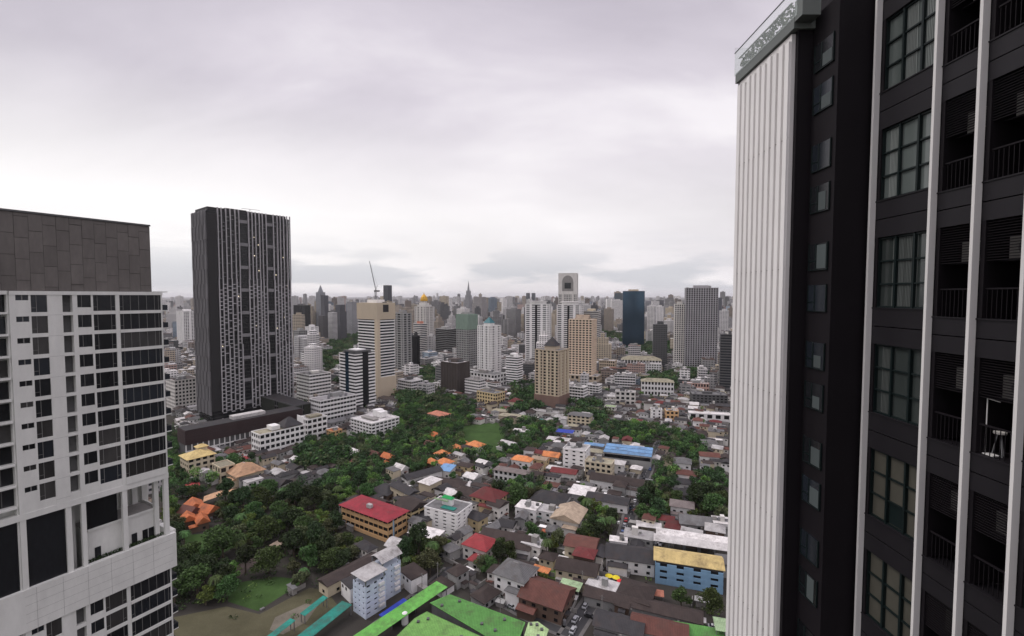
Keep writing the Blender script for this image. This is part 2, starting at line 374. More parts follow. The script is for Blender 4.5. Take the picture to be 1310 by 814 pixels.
PANE = {}
def pane_mesh(ww, wh, axis, m=None):
    k = (ww, wh, axis, id(m))
    if k not in PANE:
        mb = MB()
        if axis: mb.box(-.05, .05, -ww / 2, ww / 2, -wh / 2, wh / 2)
        else: mb.box(-ww / 2, ww / 2, -.05, .05, -wh / 2, wh / 2)
        PANE[k] = mb.mesh('window', m or GLASS)
    return PANE[k]
def house(px, py, w, d, h, roofc, label=None, phrase=None, A=None, roof='hip', wall='off-white', name='house', cat='house', group=None, xy=None, rh=None, wins=True, over=.7, low=False):
    A = AG(px) if A is None else R(A)
    x, y = xy or ground(px, py)
    if not xy:                                  # px, py is the middle of the front foot: step back half a depth
        y += (abs(w * math.sin(A)) + d * math.cos(A)) / 2 * .8; x = x * (y / ground(px, py)[1])
    t = thing(name, label, cat, (x, y, 0), A, group); occupy(x, y, w, d, A)
    if phrase: mark(phrase, px, py)
    rng = random.Random(int(px * 13 + py * 101))
    mb = MB().box(-w / 2, w / 2, -d / 2, d / 2, -.5, h)
    rh = rh if rh is not None else min(w, d) * rng.uniform(.2, .32)
    if roof == 'gable':
        if w >= d:
            for s in (-1, 1): mb.prism([(s * (w / 2 - .02), -d / 2 + .1), (s * (w / 2 - .02) - s * .2, -d / 2 + .1), (s * (w / 2 - .02) - s * .2, d / 2 - .1), (s * (w / 2 - .02), d / 2 - .1)][::s], h, h + rh * .8, 0,
                               [(s * (w / 2 - .02), -.2), (s * (w / 2 - .02) - s * .2, -.2), (s * (w / 2 - .02) - s * .2, .2), (s * (w / 2 - .02), .2)][::s])
    mb.build('wall', WALLM[wall], t)
    if roof in ('hip', 'gable'):
        MB().hip(w, d, h, rh, over, roof == 'gable').build('roof', ROOFM[roofc], t)
        if roof == 'hip' and not low: MB().bar((-w / 2 + d / 2 * .95, 0, h + rh), (w / 2 - d / 2 * .95, 0, h + rh), .14).build('ridge_cap', ROOFM['pale grey'] if rng.random() < .3 else ROOFM[roofc], t) if w > d * 1.15 else None
    elif roof == 'flat':
        MB().box(-w / 2 - .3, w / 2 + .3, -d / 2 - .3, d / 2 + .3, h + .003, h + .25).build('roof', ROOFM[roofc], t)
        if w > 7: clutter(t, w, d, h + .25, rng, n=2)
    elif roof == 'mono':
        r_ = MB(); a = [(-w / 2 - .5, -d / 2 - .5, h), (w / 2 + .5, -d / 2 - .5, h), (w / 2 + .5, d / 2 + .5, h + rh), (-w / 2 - .5, d / 2 + .5, h + rh)]
        r_.face(a); r_.face([(p[0], p[1], p[2] + .15) for p in a]); 
        for i in range(4): j = (i + 1) % 4; r_.face([a[i], a[j], (*a[j][:2], a[j][2] + .15), (*a[i][:2], a[i][2] + .15)])
        r_.build('roof', ROOFM[roofc], t)
    elif roof == 'vault':
        r_ = MB(); n = 8; pts = [(-d / 2 - .4 + (d + .8) * (1 - math.cos(math.pi * i / n)) / 2, h + rh * math.sin(math.pi * i / n)) for i in range(n + 1)]
        for i in range(n):
            (a, za), (b, zb) = pts[i], pts[i + 1]
            r_.face([(-w / 2 - .3, a, za), (w / 2 + .3, a, za), (w / 2 + .3, b, zb), (-w / 2 - .3, b, zb)])
            r_.face([(-w / 2 - .3, a, za), (-w / 2 - .3, b, zb), (-w / 2 - .3, b, h), (-w / 2 - .3, a, h)]); r_.face([(w / 2 + .3, a, za), (w / 2 + .3, b, zb), (w / 2 + .3, b, h), (w / 2 + .3, a, h)])
        r_.build('roof', ROOFM[roofc], t)
    if roof in ('hip', 'gable') and w > 7 and not low:
        if rng.random() < .55:                      # lower wing in front or at the side
            ww, wd, wh = w * rng.uniform(.35, .5), rng.uniform(2.5, 4), h * rng.uniform(.5, .75); sx_ = rng.choice([-1, 1]) * (w - ww) * .42
            MB().box(sx_ - ww / 2, sx_ + ww / 2, -d / 2 - wd, -d / 2 - .02, -.4, wh).build('wing', WALLM[wall], t); r2 = MB(); r2.hip(ww, wd, wh, wd * .3, .5, rng.random() < .5, cx=sx_, cy=-d / 2 - wd / 2); r2.build('wing_roof', ROOFM[roofc], t)
        if rng.random() < .5:
            a, b = rng.uniform(2, 4), rng.uniform(1.5, 2.6); y_ = rng.uniform(-.3, .3) * d; z_ = min(2.7, h - .6)
            MB().box(w / 2 + .03, w / 2 + b, y_ - a / 2, y_ + a / 2, z_, z_ + .12).build('awning', ROOFM[rng.choice(['grey', 'pale grey', 'charcoal', 'white', 'reddish brown'])], t)
        if rng.random() < .4: MB().cyl(w / 2 + 1.0, -d / 2 + 1, 0, 2.1, .65, 9).build('water_tank', METAL, t)
        for _ in range(rng.choice([0, 1, 2])): q_ = rng.uniform(-.4, .4) * w; MB().box(q_ - .4, q_ + .4, -d / 2 - .38, -d / 2 - .03, h - 1.0, h - .45).build('air_conditioner', OFFW, t)
    if wins:
        nf = max(1, int(h / 2.9)); 
        for k in range(nf):
            z = 1.6 + k * 2.9
            if z + .7 > h: break
            n = max(1, min(4, int(w / 4)))
            for i in range(n): obj('window', pane_mesh(1.5, 1.2, 0), t, (-w / 2 + (i + .5) * w / n + rng.uniform(-.3, .3), -d / 2 - .03, z))
            n = max(1, min(3, int(d / 4)))
            for i in range(n): obj('window', pane_mesh(1.3, 1.2, 1), t, (w / 2 + .03, -d / 2 + (i + .5) * d / n + rng.uniform(-.3, .3), z))
    t['dims'] = [w, d, h]; return t

def canopy(px, py, w, d, h, roofc, label, phrase=None, A=None, vault=0.0, name='canopy', cat='canopy', slope=.4):
    """an open roof on posts"""
    A = AG(px) if A is None else R(A); x, y = ground(px, py, h)
    t = thing(name, label, cat, (x, y, 0), A); occupy(x, y, w, d, A)
    if phrase: mark(phrase, px, py)
    mb = MB(); n = 8 if vault else 1
    for i in range(n):
        a, b = -d / 2 + d * i / n, -d / 2 + d * (i + 1) / n
        za = h + (vault * math.sin(math.pi * i / n) if vault else 0); zb = h + (vault * math.sin(math.pi * (i + 1) / n) if vault else slope)
        for o in (0, .12): mb.face([(-w / 2, a, za + o), (w / 2, a, za + o), (w / 2, b, zb + o), (-w / 2, b, zb + o)])
        if n > 1 and i in (0, n - 1): pass
    mb.build('roof', ROOFM[roofc], t)
    k = max(2, int(w / 6) + 1)
    for i in range(k):
        for s in (-1, 1):
            u = -w / 2 + .4 + i * (w - .8) / (k - 1); MB().box(u - .12, u + .12, s * (d / 2 - .3) - .12, s * (d / 2 - .3) + .12, 0, h - .02 + (slope if (s > 0 and not vault) else 0) - .05).build('post', METAL, t)
    return t

def tower(pxl, pxr, ytop, ybase, label, phrase=None, wall='white', fh=3.5, A=None, ratio=.8, bay=4.0, style='grid', crown=None, glass=None, name='apartment_tower', cat='tower',
          bh=.4, pw=.35, roofc='pale grey', strips=0, podium=0.0, wm=None, inset=.6, crownc=None):
    A = AG(pxl) if A is None else R(A); rng = random.Random(pxl * 17 + ybase * 3)
    x, y, w, d, yn = solve(pxl, pxr, ybase, A, ratio); h = zat(ytop, yn)
    t = thing(name, label, cat, (x, y, 0), A); occupy(x, y, w * 1.1, d * 1.1, A)
    if phrase: mark(phrase, (pxl + pxr) / 2, (ytop + min(ybase, ytop + 100)) / 2)
    WM = wm or WALLM[wall]; nf = max(3, round((h - 4) / fh)); fh = (h - 4) / nf; nx, ny = max(2, round(w / bay)), max(2, round(d / bay)); bw = w / nx
    b_, p_ = {'grid': (fh * bh, bw * pw), 'bands': (fh * bh, 0), 'fins': (0, bw * pw), 'glass': (0, .18)}[style]
    fm = frame_mb(w, d, 4.0, fh, nf, nx, ny, b_, p_, inset, core=False)
    if strips:                              # blank vertical strips of wall
        for i in range(strips):
            u = -w / 2 + (i + .5) * w / strips; fm.box(u - w * .05, u + w * .05, -d / 2 - .25, -d / 2 + inset, 4, h); 
        fm.box(w / 2 - inset, w / 2 + .25, -d * .09, d * .09, 4, h)
        for sx_ in (-1, 1):
            for sy_ in (-1, 1):
                cx_, cy_ = sx_ * (w / 2 - .6), sy_ * (d / 2 - .6); fm.box(cx_ - .82, cx_ + .82, cy_ - .82, cy_ + .82, 4, h - .05)
    fm.build('wall', WM, t)
    MB().box(-w / 2 + inset, w / 2 - inset, -d / 2 + inset, d / 2 - inset, 0, h - .1).build('glazing', glass or GLASS2, t)
    MB().box(-w / 2 + .2, w / 2 - .2, -d / 2 + .2, d / 2 - .2, h + .36, h + .5).build('roof', ROOFM[roofc], t)
    C = crownc or WM
    if crown in (None, 'hut'):
        MB().box(-w * .25, w * .22, -d * .22, d * .25, h + .5, h + 5).build('machine_room', C, t); clutter(t, w, d, h + .5, rng, n=3)
    elif crown == 'pyramid':
        MB().box(-w * .22, w * .22, -d * .22, d * .22, h + .5, h + 4.5).build('machine_room', WM, t)
        MB().prism([(-w * .26, -d * .26), (w * .26, -d * .26), (w * .26, d * .26), (-w * .26, d * .26)], h + 4.5, h + 4.5 + w * .33, 0, [(-.2, -.2), (.2, -.2), (.2, .2), (-.2, .2)]).build('pyramid_roof', C, t)
    elif crown == 'steps':
        for i in range(3): MB().box(-w * (.36 - .1 * i), w * (.36 - .1 * i), -d * (.36 - .1 * i), d * (.36 - .1 * i), h + .5 + i * 4, h + 4.4 + i * 4).build('stepped_top', C, t)
    elif crown == 'gable':
        MB().hip(w * .55, d * .55, h + .5, w * .2, .5, True).build('gable_roof', C, t)
        MB().box(-w * .3, w * .3, -d * .3, d * .3, h + .45, h + .9).build('stepped_top', WM, t)
    elif crown == 'arch':
        MB().box(-w * .5, w * .5, -d * .5, d * .5, h + .4, h + 3).build('crown_cap', WM, t)
        ar = MB(); n = 10; r_ = w * .3
        for yy in (-d / 2 - .5,):
            pts = [(-r_, h - 40), (r_, h - 40)] + [(r_ * math.cos(math.pi * i / n), h - 18 + r_ * 1.15 * math.sin(math.pi * i / n)) for i in range(n + 1)]
            for off in (0, .4): ar.face([(p[0], yy + off, p[1]) for p in (pts if off == 0 else pts[::-1])])
            for i in range(len(pts)): j = (i + 1) % len(pts); ar.face([(pts[i][0], yy, pts[i][1]), (pts[i][0], yy + .4, pts[i][1]), (pts[j][0], yy + .4, pts[j][1]), (pts[j][0], yy, pts[j][1])])
        ar.build('arch_surround', CONC, t); MB().box(-w * .17, w * .17, -d / 2 - .9, -d / 2 - .55, h - 34, h - 20).build('arch_opening', GLASS, t)
        MB().box(-w * .5, w * .5, -d / 2 - .35, -d / 2 - .05, h - 48, h + .3).build('blank_front', WM, t)
    if podium: MB().box(-w * podium / 2, w * podium / 2, -d * podium / 2, d * podium / 2, -1, min(16, h * .2)).build('podium', facade((0.42, .38, .33), fh=4, bw=4), t)
    t['dims'] = [w, d, h]; return t

# ================================================================ SETTING: ground, roads, lots
def sheet(name, pts, z, m, kind='structure'):
    mb = MB(); mb.face([(p[0], p[1], z) for p in pts]); o = mb.build(name, m, kind=kind); return o
gm = mat((0.05, 0.046, 0.04), 0.95, 0.25, 0.55, 0.03, 0.1, key='ground', rnd=0, streak=False)
gb = MB(); gb.face([(-60000, -3000, 0), (60000, -3000, 0), (60000, 60000, 0), (-60000, 60000, 0)]); gb.build('ground', gm, kind='structure')
ASPH = mat((0.05, 0.05, 0.052), 0.9, 0.1, 0.3, 0.05, 0.2, key='road', rnd=0, streak=False)
LINE = mat((0.5, 0.5, 0.48), 0.8, 0.1, 0.3, key='line')
def road(pts, width, z=.012, name='road', pave=1.4, lines=True):
    P = [Vector(ground(*p)) for p in pts]; mb = MB(); kb = MB(); ln = MB()
    for a, b in zip(P, P[1:]):
        d = (b - a).normalized(); n = Vector((-d.y, d.x)); a2, b2 = a - d * width * .3, b + d * width * .3
        q = [a2 - n * width / 2, a2 + n * width / 2, b2 + n * width / 2, b2 - n * width / 2]
        mb.face([(*p, z) for p in q][::-1]); z += .004
        if pave:
            for s in (-1, 1):
                e = [a + n * s * (width / 2), a + n * s * (width / 2 + pave), b + n * s * (width / 2 + pave), b + n * s * (width / 2)]
                kb.prism([tuple(p) for p in (e if s < 0 else e[::-1])], 0, .14)
        if lines and (b - a).length > 6:
            k = int((b - a).length / 5)
            for i in range(k):
                c = a + d * (i + .3) * 5; q = [c - n * .08, c + n * .08, c + n * .08 + d * 2.2, c - n * .08 + d * 2.2]; ln.face([(*p, z + .008) for p in q][::-1])
    mb.build(name, ASPH, kind='structure')
    if pave: kb.build('pavement', mat((0.12, 0.115, 0.11), .9, .15, .4, key='pav'), kind='structure')
    if ln.v: ln.build('road_markings', LINE, kind='structure')
    for a, b in zip(P, P[1:]):
        k = max(2, int((b - a).length / 7))
        for i in range(k + 1): p = a.lerp(b, i / k); FOOT.append((p.x, p.y, width / 2 + pave))
road([(725, 818), (757, 770), (778, 733), (796, 700), (806, 660), (818, 625), (833, 590), (845, 565)], 6.0)
road([(930, 812), (860, 792), (800, 778), (757, 770)], 4.5)
road([(470, 812), (508, 782), (552, 748), (575, 728)], 3.6, lines=False)
road([(575, 728), (640, 768), (690, 796), (730, 812)], 3.6, lines=False)
road([(372, 604), (410, 592), (460, 574)], 5.0, name='driveway', lines=False)
road([(640, 668), (700, 690), (770, 712)], 3.0, lines=False)
road([(640, 668), (612, 690), (590, 715)], 3.5, lines=False)
road([(430, 506), (520, 524), (640, 512), (780, 520), (930, 545)], 9.0)
def poly(name, px, z, m): return sheet(name, [ground(*p) for p in px], z, m)
GRASSM = mat((0.045, 0.085, 0.025), 0.95, 0.3, 0.7, 0.09, 0.1, key='grass', rnd=0, streak=False)
poly('lawn', [(590, 572), (592, 545), (636, 540), (646, 556), (640, 580), (610, 580)], .03, GRASSM)
poly('lawn', [(236, 715), (236, 685), (292, 680), (300, 700), (262, 720)], .03, GRASSM)
poly('lawn', [(292, 770), (288, 748), (352, 738), (392, 742), (330, 782)], .03, GRASSM)
poly('lawn', [(693, 737), (712, 708), (757, 722), (745, 752)], .03, mat((0.085, 0.15, 0.035), 0.95, 0.3, 0.45, 0.2, 0.1, key='grass', rnd=0, streak=False))
SANDM = mat((0.085, 0.08, 0.048), 0.95, 0.25, 0.6, 0.08, 0.1, key='sand', rnd=0, streak=False)
poly('dirt_lot', [(222, 818), (222, 790), (290, 776), (332, 786), (396, 752), (418, 756), (432, 775), (380, 818)], .02, SANDM)
poly('gravel_track', [(345, 806), (352, 790), (392, 772), (406, 776), (392, 796), (362, 812)], .045, mat((0.16, 0.145, 0.115), 0.95, 0.2, 0.5, 0.15, 0.1, key='sand', rnd=0, streak=False))
poly('dirt_path', [(296, 733), (312, 716), (340, 700), (366, 686), (372, 694), (345, 712), (318, 728), (304, 740)], .03, mat((0.1, 0.08, 0.07), 0.95, 0.3, 0.6, 0.2, 0.1, key='sand', rnd=0, streak=False))

# ================================================================ THE WHITE TOWER ON THE LEFT
t = thing('apartment_tower', 'white apartment tower at the left edge under a dark panelled crown', 'tower', (-66.5, 89.2, 0), R(60.1)); LW = t
FOOT.append((-80, 88, 22)); FOOT.append((-84, 70, 22)); FOOT.append((-66, 100, 10))
LWM = mat((0.65, 0.655, 0.62), 0.75, 0.06, 0.24, 0.3, key='lw', rnd=0.02)
Z0 = H + .8; FHT = 3.36
wall = MB()
def rows():
    out = [Z0 - .6 - k * FHT for k in range(10)]            # tops of openings
    out += [H - 53.1 - k * FHT for k in range(9)]
    return out
RT = rows(); ZS = H - 34.1; ZP = H - 46.2; ZB = H - 52.9; ZE = RT[-1] - FHT
strips = [(-20.4, -19.7), (-16.1, -14.28), (-13.0, -12.4), (-7.21, -6.64), (-.22, 0)]
for a, b in strips:
    wall.box(a, b, 0, 1.3, ZS + .02, Z0); wall.box(a, b, 0, 1.3, ZE, ZB + .02)
for a, b in ((-20.4, -19.7), (-15.0, -14.28), (-13.0, -12.4), (-7.3, -6.6), (-.75, 0)): wall.box(a, b, .04, .8, ZP, ZS + .06)
wall.box(-18.24, -18.0, .02, .6, ZS, Z0); wall.box(-18.24, -18.0, .02, .6, ZE, ZB)
wall.box(-10.57, -10.3, .06, .6, ZS, Z0); wall.box(-10.57, -10.3, .06, .6, ZE, ZB)
cols = [(-19.7, -18.24, .85), (-18.0, -16.1, 2.75), (-14.28, -13.0, 2.85), (-12.4, -10.57, 2.1), (-10.3, -7.21, 2.75), (-6.64, -.22, 2.82)]
for n, top in enumerate(RT):
    nxt = RT[n + 1] if n not in (9, len(RT) - 1) else (ZS if n == 9 else ZE)
    for a, b, hh in cols:
        pr = -.14 if b == -.22 else .03
        wall.box(a - .02, b + .02 + (.05 if b == -.22 else 0), pr, .9, nxt, top - hh)
wall.box(-20.4, .08, -.08, 1.3, Z0 - .6, Z0); wall.box(-20.4, .02, -.03, .9, ZB, ZB + .3)
wall.box(-34, .05, -.03, 1.0, ZS - 1.0, ZS); wall.box(-34, .9, -.25, .7, ZB, ZP)
wall.box(.35, 1.3, .75, 6.0, ZB + 1, ZP + .25)                                             # return of the deep parapet
wall.box(-20.4, 0, 1.32, 17, ZS, Z0 - .01); wall.box(-20.4, 0, 1.32, 17, ZE, ZB); wall.box(-20.4, -13, 3.0, 17, ZB, ZS); wall.box(-13, 0, 8.5, 17, ZB, ZS)
wall.box(-34, -.05, .1, 17, -1, ZE)
wall.box(-34, -20.42, 1.6, 17, ZE, Z0 - .01)
for a in (-34, -20.62): wall.box(a, a + .2, .25, 1.6, ZE, Z0)
for n, top in enumerate(RT): wall.box(-34, -20.6, -.1, 1.6, top - 2.95, top - 2.65)
wall.box(-34, -20.6, -.1, 1.6, Z0 - .55, Z0 + .02)
wall.box(-12, -1.3, 1.6, 8.4, ZB, H - 41.0)                                                # inner box on the open terrace level
wall.box(-11.9, -1.1, 1.4, 1.62, H - 41.0, H - 40.6); wall.box(-1.3, -1.08, 1.62, 8.4, H - 41.0, H - 40.6)
for i in range(4): wall.box(-6.2 + i * 1.6, -5.3 + i * 1.6, 7.6, 8.5, H - 41, ZS)
for i, x in enumerate((-11.2, -8.0, -4.9, -2.6)): pass
for a in (-8.5, ): wall.box(-2.0, -1.3, 1.0, 1.9, ZP, ZS)
wall.build('wall', LWM, t)
LWG = mat((0.035, 0.034, 0.033), .25, .1, .6, .6, .5, key='lwg', rnd=.9)
mu = mat((0.2, 0.2, 0.19), 0.6, 0.05, 0.1, key='mullion')
LWR = random.Random(77)
def pane(t, name, x0, x1, y, z0, z1, mull, glass=None, fr=.05, sash=None, sashz=.25):
    glass = glass or LWR.choice([GLASS, GLASS, GLASS2, LWG])
    o = MB().box(x0, x1, y, y + .06, z0, z1).build(name, glass, t)
    f = MB()
    for xx in mull: f.box(xx - fr / 2, xx + fr / 2, y - .05, y - .01, z0 + .01, z1 - .01)
    for a, b in (sash or []): f.box(a, b, y - .045, y - .012, z0 + (z1 - z0) * sashz - .02, z0 + (z1 - z0) * sashz + .02)
    f.build('frame', mu, o); return o
for n, top in enumerate(RT[:15]):
    pane(t, 'window', -19.68, -18.26, .2, top - .83, top - .01, [-18.95], fr=.12)
    pane(t, 'window', -17.98, -16.12, .2, top - 2.73, top - .01, [-17.35], sash=[(-17.98, -17.35)])
    MB().box(-14.26, -13.02, 1.0, 1.06, top - 2.8, top - .01).build('recess_panel', DGREY, t)
    pane(t, 'window', -12.38, -10.59, .2, top - 2.08, top - .01, [-11.8], sash=[(-12.38, -11.8)], sashz=.02)
    pane(t, 'window', -10.28, -7.23, .2, top - 2.73, top - .01, [-9.7, -7.8], sash=[(-10.28, -9.7), (-7.8, -7.23)])
    pane(t, 'window', -6.62, -.24, .12, top - 2.8, top - .01, [-6.1, -5.0, -3.75, -2.5, -1.25, -.6], sash=[(-6.62, -6.1)])
    pane(t, 'window', -33.8, -20.65, 1.2, top - 2.62, top - .01, [-30, -27, -24, -22])
st = MB()
for n, top in enumerate(RT[15:]):
    for a, b, hh in cols: st.box(a + .02, b - .02, .2, .26, top - hh + .02, top - .01)
st.build('window', GLASS, t, kind='stuff')
MB().box(-19.66, -15.02, .5, .58, ZP, ZS - 1.0).build('tall_window', GLASS, t)
MB().box(-12.38, -7.35, 2.2, 2.3, H - 40.9, ZS - 1.0).build('tall_window', GLASS, t)
MB().box(-33.9, -20.6, .5, .58, ZP - 1.6, ZS - 1.0).build('tall_window', GLASS, t)
for x in (-11.0, -5.6, -3.9, -2.9): MB().box(x, x + .85, 1.5, 1.58, ZP - .6, ZP + 2.0).build('window', GLASS, t)
MB().box(-12, -1.4, 1.7, 7.5, H - 40.98, H - 40.94).build('terrace_roof', CONC, t)
for n, top in enumerate(RT[:16]):
    b_ = MB().box(.02, 1.35, 1.0, 6.0, top - 3.1, top - 2.9).build('balcony', LWM, t)
    MB().box(1.25, 1.31, 1.0, 6.0, top - 2.9, top - 1.9).box(.1, 1.25, 1.0, 1.06, top - 2.9, top - 1.9).build('balustrade', GLASS2, b_)
MB().box(.0, 1.35, .9, 6.0, Z0 - .1, Z0 + .1).build('canopy_slab', LWM, t)
MB().box(-.05, .02, 1.32, 6.5, ZS, Z0 - .6).box(-.05, .02, 1.32, 6.5, ZE, ZB).build('side_glazing', GLASS, t)
cr = MB().box(-33.9, -1.6, .5, 16, Z0, Z0 + 12.0); cr.build('crown', mat((.05, .045, .042), key='crn'), t)
cl_ = MB(); rng = random.Random(5); x = -34.0; i = 0
while x < -1.6:
    xe = min(x + 1.62, -1.52); z = Z0 + .02 - (1.65 if i % 2 else 0) - (i % 3) * .5
    while z < Z0 + 12.1:
        a, b = max(z, Z0 + .01), min(z + 3.3, Z0 + 12.15)
        if b - a > .1: cl_.box(x + .014, xe - .014, .33 + rng.uniform(0, .07), .5, a + .03, b - .03)
        z += 3.3
    x = xe; i += 1
for j in range(9): cl_.box(-1.6, -1.42, .55 + j * 1.7, 2.2 + j * 1.7, Z0, Z0 + 12.1)
cl_.build('cladding', mat((0.135, 0.124, 0.115), 0.75, 0.15, 0.35, 0.3, key='clad', rnd=0, island=.2), t)
MB().box(-34, -1.4, .2, 16.1, Z0 + 12.16, Z0 + 12.45).build('coping', DGREY, t)
# planting along the deep parapet
def leaf_mb(rng, n, rx, ry, rz, s, cx=0, cy=0, cz=0, mb=None):
    mb = mb or MB()
    for _ in range(n):
        a, c = rng.uniform(0, 6.28), rng.uniform(-1, 1); r = rng.uniform(.55, 1.0); q = math.sqrt(1 - c * c)
        p = Vector((cx + rx * r * q * math.cos(a), cy + ry * r * q * math.sin(a), cz + rz * r * c))
        d = Vector((rng.gauss(0, 1), rng.gauss(0, 1), rng.gauss(.6, 1))).normalized(); u = d.orthogonal().normalized(); v = d.cross(u); ss = s * rng.uniform(.6, 1.3)
        mb.face([p - u * ss, p - v * ss * .6, p + u * ss, p + v * ss * .6])
    return mb
LEAF = [mat(c, 0.8, 0.2, 0.4, 0.35, 0.15, key='leaf', rnd=.7, island=.9, streak=False, hue=.07) for c in ((0.036, 0.058, 0.024), (0.06, 0.1, 0.032), (0.12, 0.18, 0.045), (0.08, 0.09, 0.042))]
hb = MB(); rng = random.Random(8)
for i in range(26): leaf_mb(rng, 60, .35, .4, .4, .12, -12.0 + i * .46, 1.1, ZP + .15, hb)
LWX = hb.v; ca, sa = math.cos(R(60.1)), math.sin(R(60.1))
jt = MB()
for n in range(10): jt.box(-16.1, -14.3, -.012, .01, RT[n] - FHT + .1, RT[n] - FHT + .13)
for n in range(4): jt.box(-20.3, .3, -.262, -.24, ZB + 1.4 * (n + 1), ZB + 1.4 * (n + 1) + .03)
for n in range(6): jt.box(-19.0 + n * 3.2, -18.97 + n * 3.2, -.264, -.24, ZB + .1, ZP - .1)
jt.build('panel_joints', GREY, t)
hb.v = [(a * ca - b * sa, a * sa + b * ca, c) for a, b, c in hb.v]
o = hb.build('hedge', LEAF[0], loc=(-66.5, 89.2, 0)); tag(o, 'low dark hedge growing behind the white parapet of the left tower terrace', 'hedge')
mark('white tower at the left edge', 150, 560)

# ================================================================ THE DARK BUILDING ON THE RIGHT
RX, RY = 14.0, 12.0
t = thing('apartment_building', 'near dark apartment building with slim white fins filling the right side', 'building', (RX, RY, 0)); RB = t
def rb(mb): mb.v = [(a - RX, b - RY, c) for a, b, c in mb.v]; return mb
for yy in range(4, 40, 4): FOOT.append((20, yy, 9))
BLK = mat((0.011, 0.009, 0.011), 0.6, 0.12, 0.3, 0.3, 0.15, key='rb', rnd=0.02)
SPN = mat((0.014, 0.0125, 0.015), 0.5, 0.06, 0.35, 0.4, 0.22, key='rb2', rnd=0.02)
FIN = mat((0.66, 0.65, 0.63), 0.6, 0.04, 0.15, 0.5, key='fin', rnd=0.03)
FINW = mat((0.78, 0.765, 0.745), 0.65, 0.05, 0.35, 0.15, key='finw', rnd=0.05)
CURT = mat((0.085, 0.1, 0.095), 0.15, 0.1, 0.3, 0.5, 0.6, key='curtain', rnd=.5)
CURT2 = mat((0.035, 0.042, 0.04), 0.12, 0.1, 0.5, 0.5, 0.6, key='curtain', rnd=.5)
BLIND = mat((0.07, 0.067, 0.054), 0.4, 0.1, 0.35, 0.9, 0.4, key='blind', rnd=.1, streak=False)
FY = [15.68, 13.43, 12.15, 10.9, 8.65, 7.4, 6.15, 3.9]                 # fin positions
body = MB(); XW = 12.05
body.box(13.6, 28, -6, 21.4, 0, H + 15)
KS = range(-7, 4)
zt = lambda k: H + 1.92 + 3.5 * k
zlo = zt(-7) - 2.5
body.box(12.3, 13.6, -6, 15.9, 0, zlo); body.box(12.3, 13.6, -6, 3.9, zlo, H + 15)
bays = list(zip(FY, FY[1:])); kinds = ['win', 'bal', 'bal', 'win', 'bal', 'bal', 'win']
spn = MB()
for k in KS:
    z1 = zt(k); z0 = z1 - 2.33; zb_ = zt(k - 1)
    for (ya, yb_), kd in zip(bays, kinds):
        bot = z0 if kd == 'win' else z1 - 2.53
        spn = MB(); spn.box(XW, 12.6, yb_ + .06, ya, zb_, (zb_ + bot) / 2 - .015); spn.box(XW, 12.6, yb_ + .06, ya, (zb_ + bot) / 2 + .015, bot)
        spn.box(XW - .03, XW + .1, yb_ + .06, ya, bot - .001, bot + .035); rb(spn).build('spandrel', SPN, t)
        if kd == 'bal': body.box(12.6, 13.6, yb_, ya, zb_ + .2, bot - .05)
        body.box(12.06, 13.6, ya - .12, ya + .0, bot + .04, z1)
for a in (3.9, 15.66): body.box(12.1, 13.6, a, a + .25, zlo, H + 15)
rb(body).build('wall', BLK, t)
# blocks that stand forward: small-window bay and white finned wing
rb(MB().box(10.83, 13.62, 15.95, 17.3, 0, H + 9.97).box(10.83, 13.6, 17.3, 17.5, 0, H + 9.6).box(10.3, 13.6, 17.32, 21.4, 0, H + 9.9)).build('dark_bay', BLK, t)
for yy in [FY[0]] + FY[1:]:
    rb(MB().box(11.86, 12.045, yy, yy + .085, zlo - 8, H + 15)).build('fin', FIN, t)
wing = MB().box(10.16, 10.3, 17.48, 21.5, 0, H + 9.5).box(10.16, 14, 21.4, 21.55, 0, H + 9.5); rb(wing).build('wing_wall', mat((0.6, 0.585, 0.57), 0.7, 0.05, 0.2, key='wing'), t)
for i in range(10):
    y0 = 17.5 + i * .405
    rb(MB().box(10.07, 10.165, y0, y0 + .25, 0, H + 9.25 + (i % 2) * .1)).build('wing_fin', FINW, t)
for k in range(-4, 3): rb(MB().box(10.12, 10.2, 17.5, 21.5, H + 1.0 + k * 4.8, H + 1.02 + k * 4.8)).build('wing_joint', CONC, t)
FRM = mat((0.006, 0.012, 0.012), 0.4, 0.05, 0.1, key='frame')
